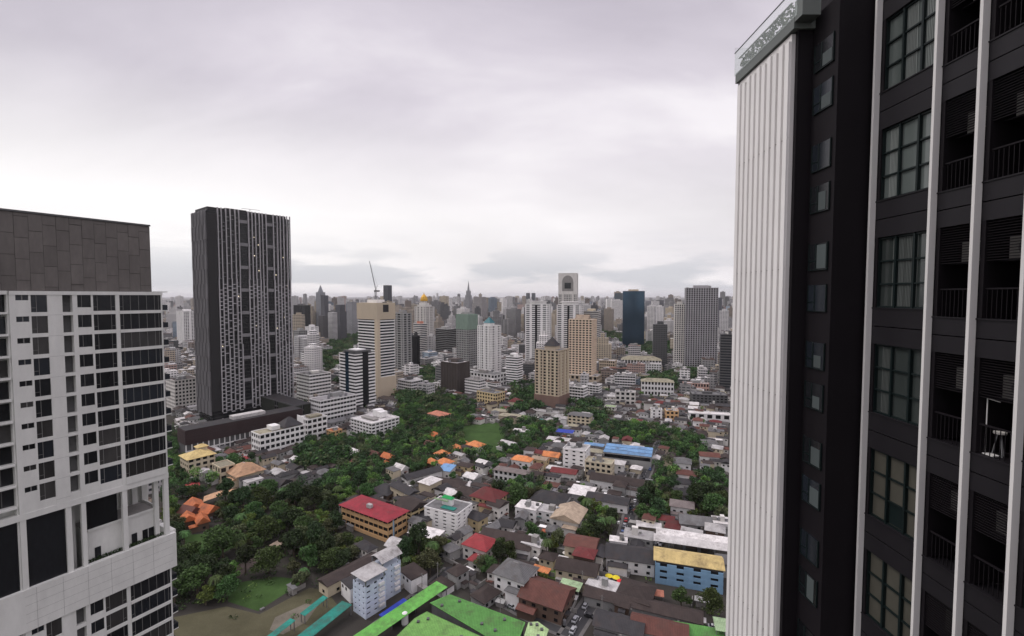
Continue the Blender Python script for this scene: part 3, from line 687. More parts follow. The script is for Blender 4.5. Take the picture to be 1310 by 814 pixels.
for k in KS:
    z1 = zt(k); z0 = z1 - 2.33
    for bi, ((ya, yb_), kd) in enumerate(zip(bays, kinds)):
        if kd == 'win':
            gl = BLIND if k in (-2, -3, -4) else (CURT if k >= 0 and k != 0 else CURT2)
            m_ = MB().box(12.2, 12.26, yb_ + .1, ya - .1, z0 + .03, z1 - .02); win = rb(m_).build('window', gl, t)
            fb = MB(); wv = (ya - yb_ - .2) / 3
            for i in range(4): yy = yb_ + .1 + i * wv; fb.box(12.1, 12.2, yy - .035, yy + .035, z0 + .03, z1 - .02)
            for i in range(4): zz_ = z0 + .06 + i * (z1 - z0 - .1) / 3; fb.box(12.13, 12.19, yb_ + .1, ya - .1, zz_ - .025, zz_ + .025)
            rb(fb).build('frame', FRM, win)
            cb = MB(); rng = random.Random(k * 7 + bi)
            if k not in (-2, -3, -4):
                for i in range(rng.choice([0, 1, 1, 2]) if k < 2 else 3):
                    a = yb_ + .15 + rng.random() * (ya - yb_ - .9)
                    for j in range(9): cb.box(12.185, 12.198, a + j * .055, a + j * .055 + .03, z0 + .09, z1 - .08)
                rb(cb).build('curtain', mat((0.2, 0.22, 0.21), .6, key='drape') if k > 0 else mat((0.09, 0.1, 0.095), .6, key='drape3'), win) if cb.v else None
            elif k == -2 and bi == 0: rb(MB().box(12.19, 12.198, yb_ + .15 + wv, yb_ + .05 + 2 * wv, z0 + .1, z0 + .1 + .7)).build('open_pane', FRM, win)
        else:
            lv = MB(); bot = z1 - 2.53
            for i in range(15): zz_ = z1 - .05 - i * .068; lv.box(12.1, 12.16, yb_ + .1, ya - .1, zz_ - .016, zz_)
            rb(lv).build('louvre', BLK, t)
            ac = rb(MB().box(12.5, 12.85, yb_ + .22, yb_ + .95, z1 - 1.0, z1 - .42)).build('air_conditioner', CONC, t)
            rb(MB().bar((12.5, yb_ + .5, z1 - .71), (12.47, yb_ + .5, z1 - .71), .22, 14)).build('fan', DGREY, ac)
            rb(MB().box(12.4, 13.6, yb_ + .1, ya - .1, z1 - 1.04, z1 - 1.0)).build('shelf', SPN, t)
            rb(MB().box(13.5, 13.58, yb_ + .2, ya - .2, bot + .05, z1 - 1.06)).build('balcony_door', GLASS, t)
            rl = MB().box(12.12, 12.17, yb_ + .1, ya - .1, bot + .78, bot + .82)
            for i in range(int((ya - yb_) / .12)): rl.box(12.135, 12.15, yb_ + .12 + i * .12, yb_ + .135 + i * .12, bot, bot + .78)
            rb(rl).build('railing', BLK, t)
for k in range(-8, 3):
    for off, in ((1.85,), (.39,)):
        z1 = H + off + 3.5 * k
        if z1 > H + 9: continue
        win = rb(MB().box(10.79, 10.85, 16.15, 17.12, z1 - .92, z1)).build('small_window', GLASS if (k + int(off)) % 2 else GLASS2, t)
        f = MB().box(10.77, 10.82, 16.13, 16.16, z1 - .94, z1 + .02).box(10.77, 10.82, 17.1, 17.13, z1 - .94, z1 + .02).box(10.77, 10.82, 16.16, 17.1, z1 - .94, z1 - .91).box(10.775, 10.79, 16.72, 16.77, z1 - .91, z1).box(10.775, 10.79, 16.77, 17.1, z1 - .62, z1 - .58)
        rb(f).build('frame', FRM, win)
        if (k * 3 + int(off)) % 4 != 0: rb(MB().box(10.778, 10.788, 16.2 + .1 * (k % 2), 16.68, z1 - .88, z1 - .05 - .2 * (k % 3))).build('curtain', mat((0.07, 0.085, 0.085), .6, key='drape2'), win)
# roof edge of the wing: planter band, glass parapet, glass screens
PGG = mat((0.13, 0.145, 0.135), 0.5, 0.1, 0.2, key='planter')
rb(MB().box(10.06, 10.9, 17.2, 21.6, H + 9.55, H + 9.98).box(10.06, 10.7, 16.72, 17.18, H + 9.75, H + 10.45)).build('planter_band', PGG, t)
gl_ = bpy.data.materials.new('clear_glass'); gl_.use_nodes = True; b = gl_.node_tree.nodes['Principled BSDF']
b.inputs['Base Color'].default_value = (0.8, 0.9, 0.86, 1); b.inputs['Alpha'].default_value = 0.16; b.inputs['Roughness'].default_value = 0.05
rb(MB().box(10.03, 10.05, 17.0, 21.65, H + 9.9, H + 10.9).box(10.03, 13.4, 21.63, 21.65, H + 9.9, H + 11.15).box(11.0, 13.4, 16.2, 16.22, H + 9.98, H + 11.4)).build('glass_parapet', gl_, t)
rb(MB().box(10.02, 10.06, 17.0, 21.66, H + 10.9, H + 10.93)).build('handrail', METAL, t)
rng = random.Random(3)
def free_leaf(name, label, cat, mb, m, loc, group=None):
    o = mb.build(name, m, loc=loc); return tag(o, label, cat, group)
for i, (yy, hh) in enumerate(((17.9, .42), (18.7, .5), (19.4, .36), (20.2, .46), (21.0, .34))):
    free_leaf('shrub', '%s small shrub along the roof planter behind the glass parapet, counted from the near corner' % ('first', 'second', 'third', 'fourth', 'fifth')[i], 'shrub', leaf_mb(rng, 220, .25, .42, hh, .07), LEAF[3], (10.3, yy, H + 10.3), 'shrubs in the roof planter')
free_leaf('shrub', 'dense dark green bush on the near corner planter of the roof', 'shrub', leaf_mb(rng, 700, .42, .3, .32, .06), LEAF[1], (10.6, 16.95, H + 10.62))
# things on one balcony
cr = thing('clothes_rack', 'thin white clothes rack on a dark balcony beside a round stool', 'rack', (12.25, 11.97, zt(-1) - 2.5))
MB().bar((0, 0, 0), (0, 0, 1.45), .014).build('post', WHITE, cr); MB().bar((0, 0, 1.45), (0, -.32, 1.42), .012).build('arm', WHITE, cr)
MB().box(-.05, .14, -.25, .03, 0, .03).build('foot', WHITE, cr)
cs = thing('stool', 'pale round stool on the dark balcony beside the clothes rack', 'stool', (12.42, 11.78, zt(-1) - 2.5))
MB().cyl(0, 0, .58, .63, .13, 14).build('seat', OFFW, cs)
for a in (0, 2.1, 4.2): MB().bar((.04 * math.cos(a), .04 * math.sin(a), .58), (.12 * math.cos(a), .15 * math.sin(a), 0), .014).build('leg', METAL, cs)
# ================================================================ THE DARK TOWER WITH STAGGERED FINS
DT = (-287.0, 444.0)
t = thing('apartment_tower', 'very tall dark tower with staggered pale fins and two deep vertical slots', 'tower', (*DT, 0), R(51.5)); HT = zat(264.5, 444)
for i in range(9):
    for j in range(4):
        u, v = 4 + i * 9, 4 + j * 9; FOOT.append((DT[0] + u * .6225 - v * .7826, DT[1] + u * .7826 + v * .6225, 6.5))
mark('very tall dark tower', 310, 480)
DTM = mat((0.02, 0.019, 0.02), .6, .1, .3, .05, key='dt'); FG = mat((0.42, 0.41, 0.42), .7, .2, .6, .06, key='fg', rnd=.05); FGD = mat((0.2, 0.195, 0.2), .7, .1, .35, .08, key='fg2', rnd=.05)
MB().box(0.8, 78.4, .8, 36.4, 0, HT - 2).build('wall', GLASS, t)
sl, fn, lk, br = MB(), MB(), MB(), MB(); rng = random.Random(11)
nf = 56; fh = HT / nf
for k in range(nf): sl.box(.4, 78.9, .55, 36.8, k * fh, k * fh + .7)
sl.box(0, 9.0, -.2, 0.5, 14, HT - 5); sl.build('floor_slabs', DTM, t)
zones = [(9.2, 28.5, 5), (36.9, 54.4, 5), (61.7, 78.8, 5)]
for a, b, n in zones:
    for i in range(n + 1):
        x = a + (b - a) * i / n
        for j in range(3):
            z0, z1 = HT * (.06 + j * .31), HT * (.06 + (j + 1) * .31) + (3 if j == 2 else 0); dx = rng.uniform(-.5, .5)
            fn.box(x - .34 + dx, x + .34 + dx, -1.2, .5, z0, min(z1, HT + 2))
            fn.box(x - .3 + dx * .2 + .05, x + .25 + dx * .2, .5, .56, z0, z1)
        if i == n: continue
        for k in range(3, nf - 1):
            hi = k * fh > HT * .66
            if hi and rng.random() < .45: continue
            off = (i % 2) * fh * .5
            if rng.random() < .8: (lk if not hi else br).box(x + .3, x + (b - a) / n - .3, -.95, -.05, k * fh + off, k * fh + off + (.7 if not hi else .5))
    for k in range(nf // 8): pass
for a, b in ((28.9, 36.5), (54.8, 61.3)):
    for k in range(9):
        z = HT * (.08 + k * .108); br.box(a, b, -.7, .6, z, z + 3.2)
k_ = len(fn.v); fn.v += lk.v; fn.f += [tuple(i + k_ for i in f) for f in lk.f]; fn.m += lk.m
k_ = len(fn.v); fn.v += br.v; fn.f += [tuple(i + k_ for i in f) for f in br.f]; fn.m += [1] * len(br.f)
fn.build('facade_screen', [FG, FGD], t)
sf = MB()
for i in range(9):
    y = 1 + i * 4.3
    for j in range(14): sf.box(-1.3 + .5 * ((i + j) % 2), .4, y + (j % 2) * 1.2, y + .9 + (j % 2) * 1.2, HT * (.05 + j * .067), HT * (.05 + (j + 1) * .067))
sf.build('side_fins', FGD, t)
MB().box(2, 76, 3, 34, HT - 1.9, HT + 1).box(20, 40, 10, 24, HT + 1, HT + 3).build('roof', DTM, t)
MB().bar((44, 12, HT + 1), (44, 12, HT + 5), .25).bar((36, 12, HT + 5), (54, 12, HT + 5.5), .2).build('maintenance_crane', METAL, t)
lm = emit((1, .85, .6), 1.1)
for i in range(12):
    x, k = rng.choice([10.5, 14, 18, 22, 26, 38.5, 42, 46, 50, 63, 67, 71, 75]), rng.randrange(18, nf - 3); MB().box(x, x + .8, -.03, .38, k * fh + 1.4, k * fh + 2.2).build('lit_window', lm, t)
# planted podium and the brown louvred car park in front
pod = block(333, 398, 519, 549, 'dark green planted wall podium below the very tall dark tower', None, wall='dark grey', nf=4, A=-38.5, ratio=.22, name='podium_building', pw=.15, bh=.2, hut=False, roofc='charcoal')
w_, d_, h_ = pod['dims']
GW = mat((0.03, 0.034, 0.026), .95, .3, .5, .3, key='gw', streak=False)
for s in (-1, 1): MB().box(w_ / 2 + .1, w_ / 2 + .5, s * d_ * .26 - d_ * .2, s * d_ * .26 + d_ * .2, 1, h_ - 1).build('planted_panel', GW, pod)
for a, b in ((.0, .45), (.55, 1.0)): MB().box(-w_ / 2 + w_ * a + .3, -w_ / 2 + w_ * b - .3, -d_ / 2 - .5, -d_ / 2 - .1, 1, h_ - 1).build('planted_panel', GW, pod)
# car park: parallel to the tower front
x0, y0 = ground(238, 588); ang = R(51.5); Lc = 92.0
t = thing('car_park', 'long brown louvred car park building with white columns beneath the dark tower', 'building', (x0, y0, 0), ang)
for i in range(10): FOOT.append((x0 + (5 + i * 9) * math.cos(ang) - 8 * math.sin(ang), y0 + (5 + i * 9) * math.sin(ang) + 8 * math.cos(ang), 10))
mark('brown louvred car park', 285, 556)
hh = zat(552, y0) ; hb_ = hh * .5
MB().box(.5, Lc - .5, .8, 17, 0, hb_).build('wall', DGREY, t)
pc = MB()
for i in range(24): pc.box(i * Lc / 24 + .1, i * Lc / 24 + .75, 0, .78, 0, hb_ - .02)
pc.box(0, Lc, .2, .78, hb_ * .48, hb_ * .56); pc.build('columns', WHITE, t)
lvm = mat((0.055, 0.035, 0.036), .8, .1, .3, .1, key='louvre'); lb = MB()
for lv in range(4):
    for j in range(6): z = hb_ + .05 + lv * (hh - hb_) / 4 + j * (hh - hb_) / 26; lb.box(-.3 , Lc + .3, -.35 + .1 * lv, 17.2, z, z + (hh - hb_) / 40)
lb.build('louvre_screen', lvm, t); MB().box(.2, Lc - .2, .4, 16.8, hb_, hh).build('upper_wall', lvm, t)
MB().box(0, Lc, .1, 17, hh + .02, hh + .3).build('roof', ROOFM['charcoal'], t); MB().box(36, 62, 6, 14, hh + .3, hh + 3).build('roof_canopy', ROOFM['white'], t)

# ================================================================ NAMED TOWERS (left edge, right edge, top, base in the photograph)
BEIGE = mat((0.52, 0.44, 0.33), .8, .06, .2, .05, key='bg'); PALEB = mat((0.33, 0.36, 0.4), .8, .06, .2, .05, key='pb')
# tan-capped tower under construction
t = tower(459, 506, 389, 511, 'striped tower with a blank beige cap and column and a crane on top', 'beige capped striped tower', wall='white', style='bands', A=-38, ratio=.62, fh=3.6, bh=.42, crown='hut', roofc='tan')
w_, d_, h_ = t['dims']
capm = MB().box(-w_ / 2 - .7, w_ / 2 + .7, -d_ / 2 - .7, d_ / 2 + .7, h_ - 19, h_ + 1.2); capm.build('blank_cap', BEIGE, t)
MB().box(w_ / 2 - .8, w_ / 2 + .9, -d_ / 2 - .9, -d_ / 2 + 3, 0, h_ - 19.1).box(w_ / 2 - 5, w_ / 2 - .8, -d_ / 2 - .9, -d_ / 2 + .5, 0, h_ - 19.1).box(w_ / 2 - .5, w_ / 2 + .8, -d_ / 2 + 3.02, d_ / 2 + .8, 0, 26).box(-w_ / 2 - .6, w_ / 2 - 5.1, -d_ / 2 - .8, -d_ / 2 + .4, 0, 18).build('blank_column', BEIGE, t)
MB().box(w_ / 2 + .7, w_ / 2 + .9, -d_ * .2, d_ * .12, h_ - 10, h_ - 1).build('cap_opening', DARK, t)
ang = t.rotation_euler[2]; c = thing('tower_crane', 'tall grey luffing crane rising from the beige capped tower', 'crane', (t.location[0], t.location[1], h_ + 1.2), ang)
mb = MB()
for a in (-.9, .9):
    for b in (-.9, .9): mb.bar((a, b, 0), (a, b, 14), .22)
for i in range(7): mb.bar((-.9, -.9, i * 2), (.9, -.9, i * 2 + 2), .14); mb.bar((.9, .9, i * 2), (.9, -.9, i * 2 + 2), .14)
mb.build('mast', METAL, c)
mb = MB(); A0, A1 = Vector((0, 0, 15)), Vector((-8, -3, 52)); up = Vector((.9, .3, 0))
mb.bar(A0, A1, .28); mb.bar(A0 + up, A1 + up * .3, .28)
for i in range(12): mb.bar(A0.lerp(A1, i / 12), (A0 + up).lerp(A1 + up * .3, (i + 1) / 12), .14)
mb.build('jib', METAL, c); MB().box(-1.5, 6, -1.5, 1.5, 13.5, 15.5).build('counterweight', DGREY, c); MB().bar((0, 0, 15), (2.5, .8, 22), .25).bar((2.5, .8, 22), A1, .07).build('tie', METAL, c)

T = tower
T(506, 527, 402, 487, 'slim grey tower with pale corner strips right of the beige capped tower', 'slim grey striped tower', wall='grey', A=-38, ratio=.8, style='bands', strips=2)
T(527, 538, 431, 480, 'narrow near black glass tower among the pale towers left of centre', 'narrow black glass tower', wall='black', A=-38, style='glass', glass=GLASS, crown='pyramid')
st_ = T(435, 481, 455, 528, 'dark glass office tower with white horizontal stripes in front of the beige capped tower', 'white striped dark office tower', wall='white', A=-38, ratio=.85, style='bands', fh=3.6, glass=GLASS, roofc='charcoal', bh=.5, name='office_tower')
w_, d_, h_ = st_['dims']
for s in (-1, 1): MB().box(-w_ * .1, w_ * .1, s * d_ / 2 - .25, s * d_ / 2 + .35, 4, h_ + 3).build('glass_strip', BLUEGL, st_)
MB().box(w_ / 2 - .25, w_ / 2 + .35, -d_ * .14, d_ * .14, 4, h_ + 3).build('glass_strip', GLASS, st_)
MB().box(-w_ * .38, w_ * .38, -d_ * .38, d_ * .38, h_ + .5, h_ + 4).build('upper_storey', DGREY, st_)
gd = T(531, 555, 393, 456, 'pale stepped tower topped by a golden dome', 'gold domed tower', wall='off-white', A=-30, ratio=.9, strips=3, roofc='grey', crown='steps')
w_, d_, h_ = gd['dims']; mb = MB()
prof = [(.27, 0), (.27, .06), (.255, .16), (.21, .28), (.13, .39), (.04, .48), (.01, .62)]
for (r0, z0), (r1, z1) in zip(prof, prof[1:]): mb.cyl(0, 0, h_ + 12.6 + z0 * w_, h_ + 12.6 + z1 * w_, r0 * w_, 14, r1 * w_)
mb.build('dome', mat((0.6, 0.34, 0.04), .45, .1, .3, metal=.3, key='gold'), gd)
T(529, 547, 415, 462, 'white tower with a reddish top in front of the gold domed tower', 'white and red topped tower', wall='off-white', A=-38, crown='hut', crownc=ROOFM['salmon'], style='bands')
T(546, 557, 431, 459, 'short white slab with a dark central strip below the gold domed tower', None, wall='white', A=-10, strips=2)
T(557, 585, 422, 462, 'wide dark glass office block with thin pale bands left of centre', 'wide dark office block', wall='grey', A=-38, ratio=.8, style='bands', bh=.22, glass=GLASS, name='office_tower')
gt = T(584, 611, 404, 482, 'grey tower wrapped in pale green scaffold netting at the top', 'green netted tower', wall='grey', A=-38, ratio=.8, style='grid', roofc='grey')
w_, d_, h_ = gt['dims']; MB().box(-w_ / 2 - .5, w_ / 2 + .5, -d_ / 2 - .5, d_ / 2 + .5, h_ - 22, h_ + 2).build('netting', mat((0.2, 0.27, 0.22), .9, .1, .3, key='net'), gt)
bn_ = T(564, 601, 466, 506, 'squat building wrapped in dark brown mesh with pale roof works', 'brown meshed building', wall='dark grey', A=-38, ratio=.8, style='fins', bay=5, pw=.06, inset=.3, wm=mat((0.09, 0.075, 0.068), .9, .1, .3, key='mesh'), glass=mat((0.06, 0.05, 0.045), .9, .15, .4, key='mesh'), name='wrapped_building')
tr = T(611, 641, 418, 490, 'white tower with a teal pyramid roof in the centre', 'teal pyramid tower', wall='white', A=-38, ratio=.85, fh=3.5, bay=4, strips=3, crown='pyramid', crownc=mat((0.02, 0.13, 0.15), .5, .05, .2, key='teal'), roofc='pale grey')
block(602, 648, 480, 497, 'white colonnaded podium with arches around the teal pyramid tower', 'colonnaded podium', wall='white', nf=3, A=-38, ratio=.6, bay=6, hut=True, roofc='grey')
T(647, 669, 458, 496, 'short white rounded apartment block right of the colonnaded podium', 'short white block', wall='white', A=-30, ratio=.8, style='bands', bh=.5)
wa = T(672, 705, 390, 472, 'left one of two matching white striped towers with round tops', 'left white twin tower', wall='white', A=-20, ratio=.7, style='bands', bh=.5, strips=2, crown='hut')
wb = T(712, 746, 391, 470, 'right one of two matching white striped towers with round tops', 'right white twin tower', wall='white', A=-20, ratio=.7, style='bands', bh=.5, strips=2, crown='hut')
for q in (wa, wb):
    q['group'] = 'matching white striped towers'; w_, d_, h_ = q['dims']
    MB().box(-1.8, 1.8, -d_ / 2 - .35, -d_ / 2 + .3, 4, h_ - 1).build('dark_strip', GLASS, q); MB().cyl(0, 0, h_ + .5, h_ + 5.5, w_ * .36, 18).cyl(0, 0, h_ + 5.5, h_ + 6.3, w_ * .42, 18).build('round_top', WHITE, q)
T(714, 739, 351, 446, 'tallest pale tower at centre right with an arch shaped niche at the top', 'tall arch crowned tower', wall='off-white', A=-12, ratio=.7, strips=2, crown='arch', fh=4)
tt = T(684, 728, 450, 528, 'nearer tan apartment tower with a dark pointed roof and brown base', 'near tan tower', wall='tan', A=-33, ratio=.9, fh=3.3, bay=4.6, bh=.34, pw=.34, crown='pyramid', crownc=ROOFM['charcoal'], glass=GLASS, roofc='grey', inset=1.1)
w_, d_, h_ = tt['dims']; MB().box(-w_ / 2 - .5, w_ / 2 + .5, -d_ / 2 - .5, d_ / 2 + .5, -1, 17).build('base_storeys', mat((0.2, 0.13, 0.105), .85, .1, .3, key='base'), tt)
for s in (-.3, .02, .34): MB().box(w_ * s, w_ * s + 1.6, -d_ / 2 - .7, -d_ / 2 + .2, 17.05, h_ - 1).build('white_rib', CREAM, tt); MB().box(w_ / 2 - .2, w_ / 2 + .7, d_ * s, d_ * s + 1.6, 17.05, h_ - 1).build('white_rib', CREAM, tt)
t2 = T(727, 763, 410, 494, 'taller peach tower behind with a gabled crown and stepped shoulders', 'peach gabled tower', wall='tan', A=-24, ratio=.8, fh=3.4, bay=5, bh=.4, pw=.32, crown='gable', crownc=ROOFM['tan'], wm=mat((0.66, 0.53, 0.4), .8, .05, .15, .06, key='peach'), glass=GLASS, inset=1.1)
block(724, 770, 482, 496, 'low tan podium around the foot of the peach gabled tower', None, wall='tan', nf=2, A=-24, ratio=.6, bay=6)
T(745, 768, 399, 468, 'cream topped white tower behind the peach gabled tower', 'cream topped tower', wall='off-white', A=-24, crown='hut', crownc=CREAM, style='bands')
bt = T(796, 824, 373, 446, 'dark blue glass office tower with a pale top edge', 'blue glass tower', wall='dark grey', A=-14, ratio=.7, style='glass', glass=BLUEGL, fh=4, bay=3, name='office_tower', wm=mat((0.03, 0.05, 0.075), .3, .05, .2, key='bm'), crownc=BEIGE)
ga = T(874, 917, 369, 479, 'tall grey gridded tower with dark windows near the right edge', 'tall grey gridded tower', wall='grey', A=-14, ratio=.45, style='grid', fh=3.3, bay=3.6, bh=.3, pw=.4, wm=mat((0.36, 0.35, 0.36), .8, .1, .35, .1, key='ga'), glass=GLASS)
T(861, 876, 390, 476, 'lower pale wing joined to the left side of the tall grey gridded tower', 'pale lower wing tower', wall='off-white', A=-14, ratio=.8, style='grid', fh=3.4, bay=3.4, bh=.3, pw=.4, glass=GLASS)
T(919, 940, 429, 502, 'dark ribbed tower cut off by the white finned building on the right', 'dark ribbed tower', wall='dark grey', A=-20, ratio=.8, style='bands', bh=.4)
# left of and behind the dark tower
T(227, 253, 399, 446, 'white residential slab between the left tower and the very tall dark tower', 'white slab at far left', wall='white', A=-38, ratio=.6, strips=4)
block(213, 256, 487, 530, 'cream office block with rows of square windows at far left', 'cream office block', wall='off-white', nf=9, A=-38, ratio=.8, bay=3.2, roofc='dark brown', name='office_building')
T(376, 398, 391, 430, 'dark slab block just right of the very tall dark tower', 'dark slab block', wall='dark grey', A=-25, ratio=.5, style='glass', glass=GLASS)
T(377, 391, 406, 440, 'white block with horizontal stripes in front of the dark slab block', None, wall='white', A=-38, style='bands')
T(391, 408, 419, 450, 'plain white paired apartment slabs in front of the far park', 'white paired slabs', wall='white', A=-38, strips=3)
T(376, 394, 424, 462, 'weathered grey apartment tower half hidden behind the very tall dark tower', None, wall='grey', A=-38)
block(380, 424, 480, 521, 'white office building with dark horizontal window bands and green grey roof', 'white banded office', wall='white', nf=9, A=-38, ratio=.9, style='bands', bh=.5, roofc='grey', name='office_building')
block(396, 456, 513, 548, 'long low white office with many thin window bands', 'long low banded office', wall='white', nf=6, A=-38, ratio=1.9, style='bands', bh=.5, roofc='pale grey', name='office_building')
b_ = block(449, 511, 542, 565, 'square white apartment block with balconies and a sloped penthouse', 'white balcony block', wall='white', nf=5, A=-38, ratio=.95, bay=4.2, bh=.45, pw=.22, hut=False, roofc='white')
w_, d_, h_ = b_['dims']
pb = MB().box(-w_ * .18, w_ * .02, d_ * .05, d_ * .3, h_, h_ + 6).box(w_ * .02, w_ * .2, d_ * .05, d_ * .3, h_, h_ + 5.0); pb.build('penthouse', WHITE, b_)
MB().box(-w_ * .3, w_ * .3, -d_ * .28, -d_ * .1, h_ + .02, h_ + 1.1).build('roof_trough', CONC, b_)
b_ = block(381, 419, 537, 566, 'white modern block with a blank left wall beside the green planted podium', 'white modern block', wall='white', nf=4, A=-38, ratio=1.1, bay=4.4, hut=False, pw=.25)
w_, d_, h_ = b_['dims']; MB().box(-w_ / 2 - .2, w_ / 2 - 6, -d_ / 2 - .2, -d_ / 2 + .3, 8, h_ + 1.5).build('blank_wall', WHITE, b_); MB().box(-w_ * .1, w_ * .4, -d_ * .3, d_ * .3, h_, h_ + 1.6).build('roof_garden', ROOFM['khaki'], b_)
b_ = block(322, 390, 556, 588, 'long white four storey building with roof garden and dark gabled end', 'white roof garden building', wall='white', nf=4, A=-38, ratio=2.4, bay=4.0, hut=False, bh=.42, pw=.26, roofc='khaki')
w_, d_, h_ = b_['dims']; MB().hip(w_ * .95, d_ * .42, h_ + .6, 6.5, .5, False, cy=d_ * .25).build('gable_roof', ROOFM['charcoal'], b_)
MB().box(-w_ * .3, w_ * .3, -d_ * .2, -d_ * .02, h_, h_ + 3.2).build('roof_pavilion', WHITE, b_)
block(418, 438, 552, 566, 'small orange apartment building among trees', 'small orange building', wall='orange', nf=3, A=-38, ratio=1, bay=3.5, roofc='burnt orange')
b_ = block(231, 276, 589, 616, 'cream apartment house with a bright yellow hipped roof and balconies', 'yellow roofed apartment house', wall='cream', nf=4, A=-38, ratio=1.1, bay=4, roof='hip', roofc='yellow', hut=False, name='apartment_house')
w_, d_, h_ = b_['dims']; MB().box(-w_ * .42, -w_ * .1, d_ * .05, d_ * .4, h_ + .5, h_ + 4.2).build('roof_room', CREAM, b_); MB().hip(w_ * .34, d_ * .37, h_ + 4.2, 2, .7, cx=-w_ * .26, cy=d_ * .22).build('roof_room_roof', ROOFM['yellow'], b_)
block(272, 301, 598, 620, 'low cream building with a rounded corner beside the yellow roofed apartment house', None, wall='cream', nf=2, A=-38, ratio=.7, bay=5, hut=False, roofc='khaki')

# ================================================================ NAMED BUILDINGS IN THE FOREGROUND
b_ = block(437, 521, 667, 695, 'orange school building with a broad crimson roof and grey window bands', 'crimson roofed school', wall='orange', nf=3, A=-32, ratio=.38, style='bands', roof='none', name='school_building', bh=.5)
w_, d_, h_ = b_['dims']; MB().hip(w_ * 1.0, d_, h_ - .2, 2.0, 1.1).build('roof', ROOFM['crimson'], b_); MB().box(-1.5, 1.5, -d_ * .2 - 1, -d_ * .2 + 1, h_ + 1.2, h_ + 3).build('roof_vent', ROOFM['pale grey'], b_)
MB().box(w_ / 2 - .2, w_ / 2 + .1, -d_ * .25, -d_ * .19, 0, h_ - .3).build('blue_panel', WALLM['pale blue'], b_)
block(506, 547, 654, 677, 'yellow orange school wing with a dark brown roof beside the crimson roofed school', 'dark roofed school wing', wall='yellow', nf=4, A=-38, ratio=.9, bay=5, bh=.4, pw=.15, roof='gable', roofc='dark brown', name='school_building')
b_ = block(543, 604, 658, 688, 'tall white and grey block with a green hut and plants on its roof', 'white block with green roof hut', wall='white', nf=6, A=-27, ratio=.7, bay=5, bh=.6, pw=.6, hut=False, roofc='grey')
w_, d_, h_ = b_['dims']; MB().box(-w_ * .2, w_ * .1, d_ * .0, d_ * .15, h_ - 1, h_ + 3).build('roof_hut', WHITE, b_); MB().hip(w_ * .3, d_ * .15, h_ + 3, 1.4, .4, cx=-w_ * .05, cy=d_ * .08).build('hut_roof', mat((0.02, 0.3, 0.08), key='gr'), b_)
MB().box(-w_ * .1, w_ * .3, -d_ * .3, -d_ * .06, h_ - .4, h_ - .2).build('roof_lawn', ROOFM['teal'], b_); MB().box(-w_ * .4, w_ * .02, -d_ * .1, d_ * -.02, h_ + 2, h_ + 2.3).build('roof_canopy', ROOFM['pale green'], b_)
MB().box(-w_ / 2 - .06, -w_ / 2 + .1, -d_ * .45, d_ * .45, h_ * .3, h_ * .48).build('grey_band', GREY, b_)
canopy(545, 681, 17, 9, 6, 'white', 'white metal canopy on posts right of the crimson roofed school', 'white metal canopy', A=-24, name='canopy')
canopy(511, 697, 12, 9, 4.5, 'pale grey', 'pale arched metal roof between the school and the white paired apartment blocks', 'pale arched roof', A=-30, vault=2.2)
for (a, b2, yt, yb_, lb, ph) in ((452, 494, 752, 793, 'nearer of two slim pale blue white apartment blocks with a raised flat metal roof', 'nearer slim white block'), (475, 513, 729, 771, 'farther of two slim pale blue white apartment blocks with an arched metal roof', 'farther slim white block')):
    q = block(a, b2, yt, yb_, lb, ph, wall='white', nf=6, A=-38, ratio=1.15 if a < 460 else 1.2, bay=3.2, bh=.66, pw=.66, hut=False, roof='none')
    for c_ in q.children:
        if c_.name.startswith('wall'): c_.data.materials[0] = mat((0.52, 0.58, 0.68), .75, .05, .2, key='pbw')
    w_, d_, h_ = q['dims']
    fl = MB()
    for s in (-1, 1):
        for r in (-1, 1): fl.box(s * w_ * .45 - .2, s * w_ * .45 + .2, r * d_ * .45 - .2, r * d_ * .45 + .2, h_, h_ + 2.6)
    fl.build('roof_posts', METAL, q)
    if a < 460: MB().box(-w_ / 2 - .6, w_ / 2 + .6, -d_ / 2 - .6, d_ / 2 + .6, h_ + 2.6, h_ + 2.8).build('roof', ROOFM['pale grey'], q)
    else:
        v_ = MB(); n = 8
        for i in range(n):
            u0, u1 = -w_ / 2 - .6 + (w_ + 1.2) * i / n, -w_ / 2 - .6 + (w_ + 1.2) * (i + 1) / n; z0, z1 = h_ + 2.6 + 1.8 * math.sin(math.pi * i / n), h_ + 2.6 + 1.8 * math.sin(math.pi * (i + 1) / n)
            for o_ in (0, .15): v_.face([(u0, -d_ / 2 - .6, z0 + o_), (u1, -d_ / 2 - .6, z1 + o_), (u1, d_ / 2 + .6, z1 + o_), (u0, d_ / 2 + .6, z0 + o_)])
        v_.build('roof', ROOFM['pale grey'], q)
    for k in range(1, 6):
        MB().box(w_ / 2 + .05, w_ / 2 + 1.0, d_ * .12, d_ * .38, k * h_ / 6 - .1, k * h_ / 6 + .9).build('balcony', WHITE, q)
house(450, 752, 7, 26, 5, 'dark brown', 'long dark brown roofed house left of the slim white apartment blocks', 'long brown roof by white blocks', A=-38, roof='gable', wall='cream', xy=ground(449, 742))
canopy(509, 782, 8, 12, 2.5, 'deep blue', 'dark blue awning at the foot of the farther slim white block', None, A=-38)
canopy(514, 783, 6.6, 42, 4.5, 'green', 'long narrow bright green roof running diagonally beside the lane', 'long narrow green roof', A=-38, name='green_canopy')
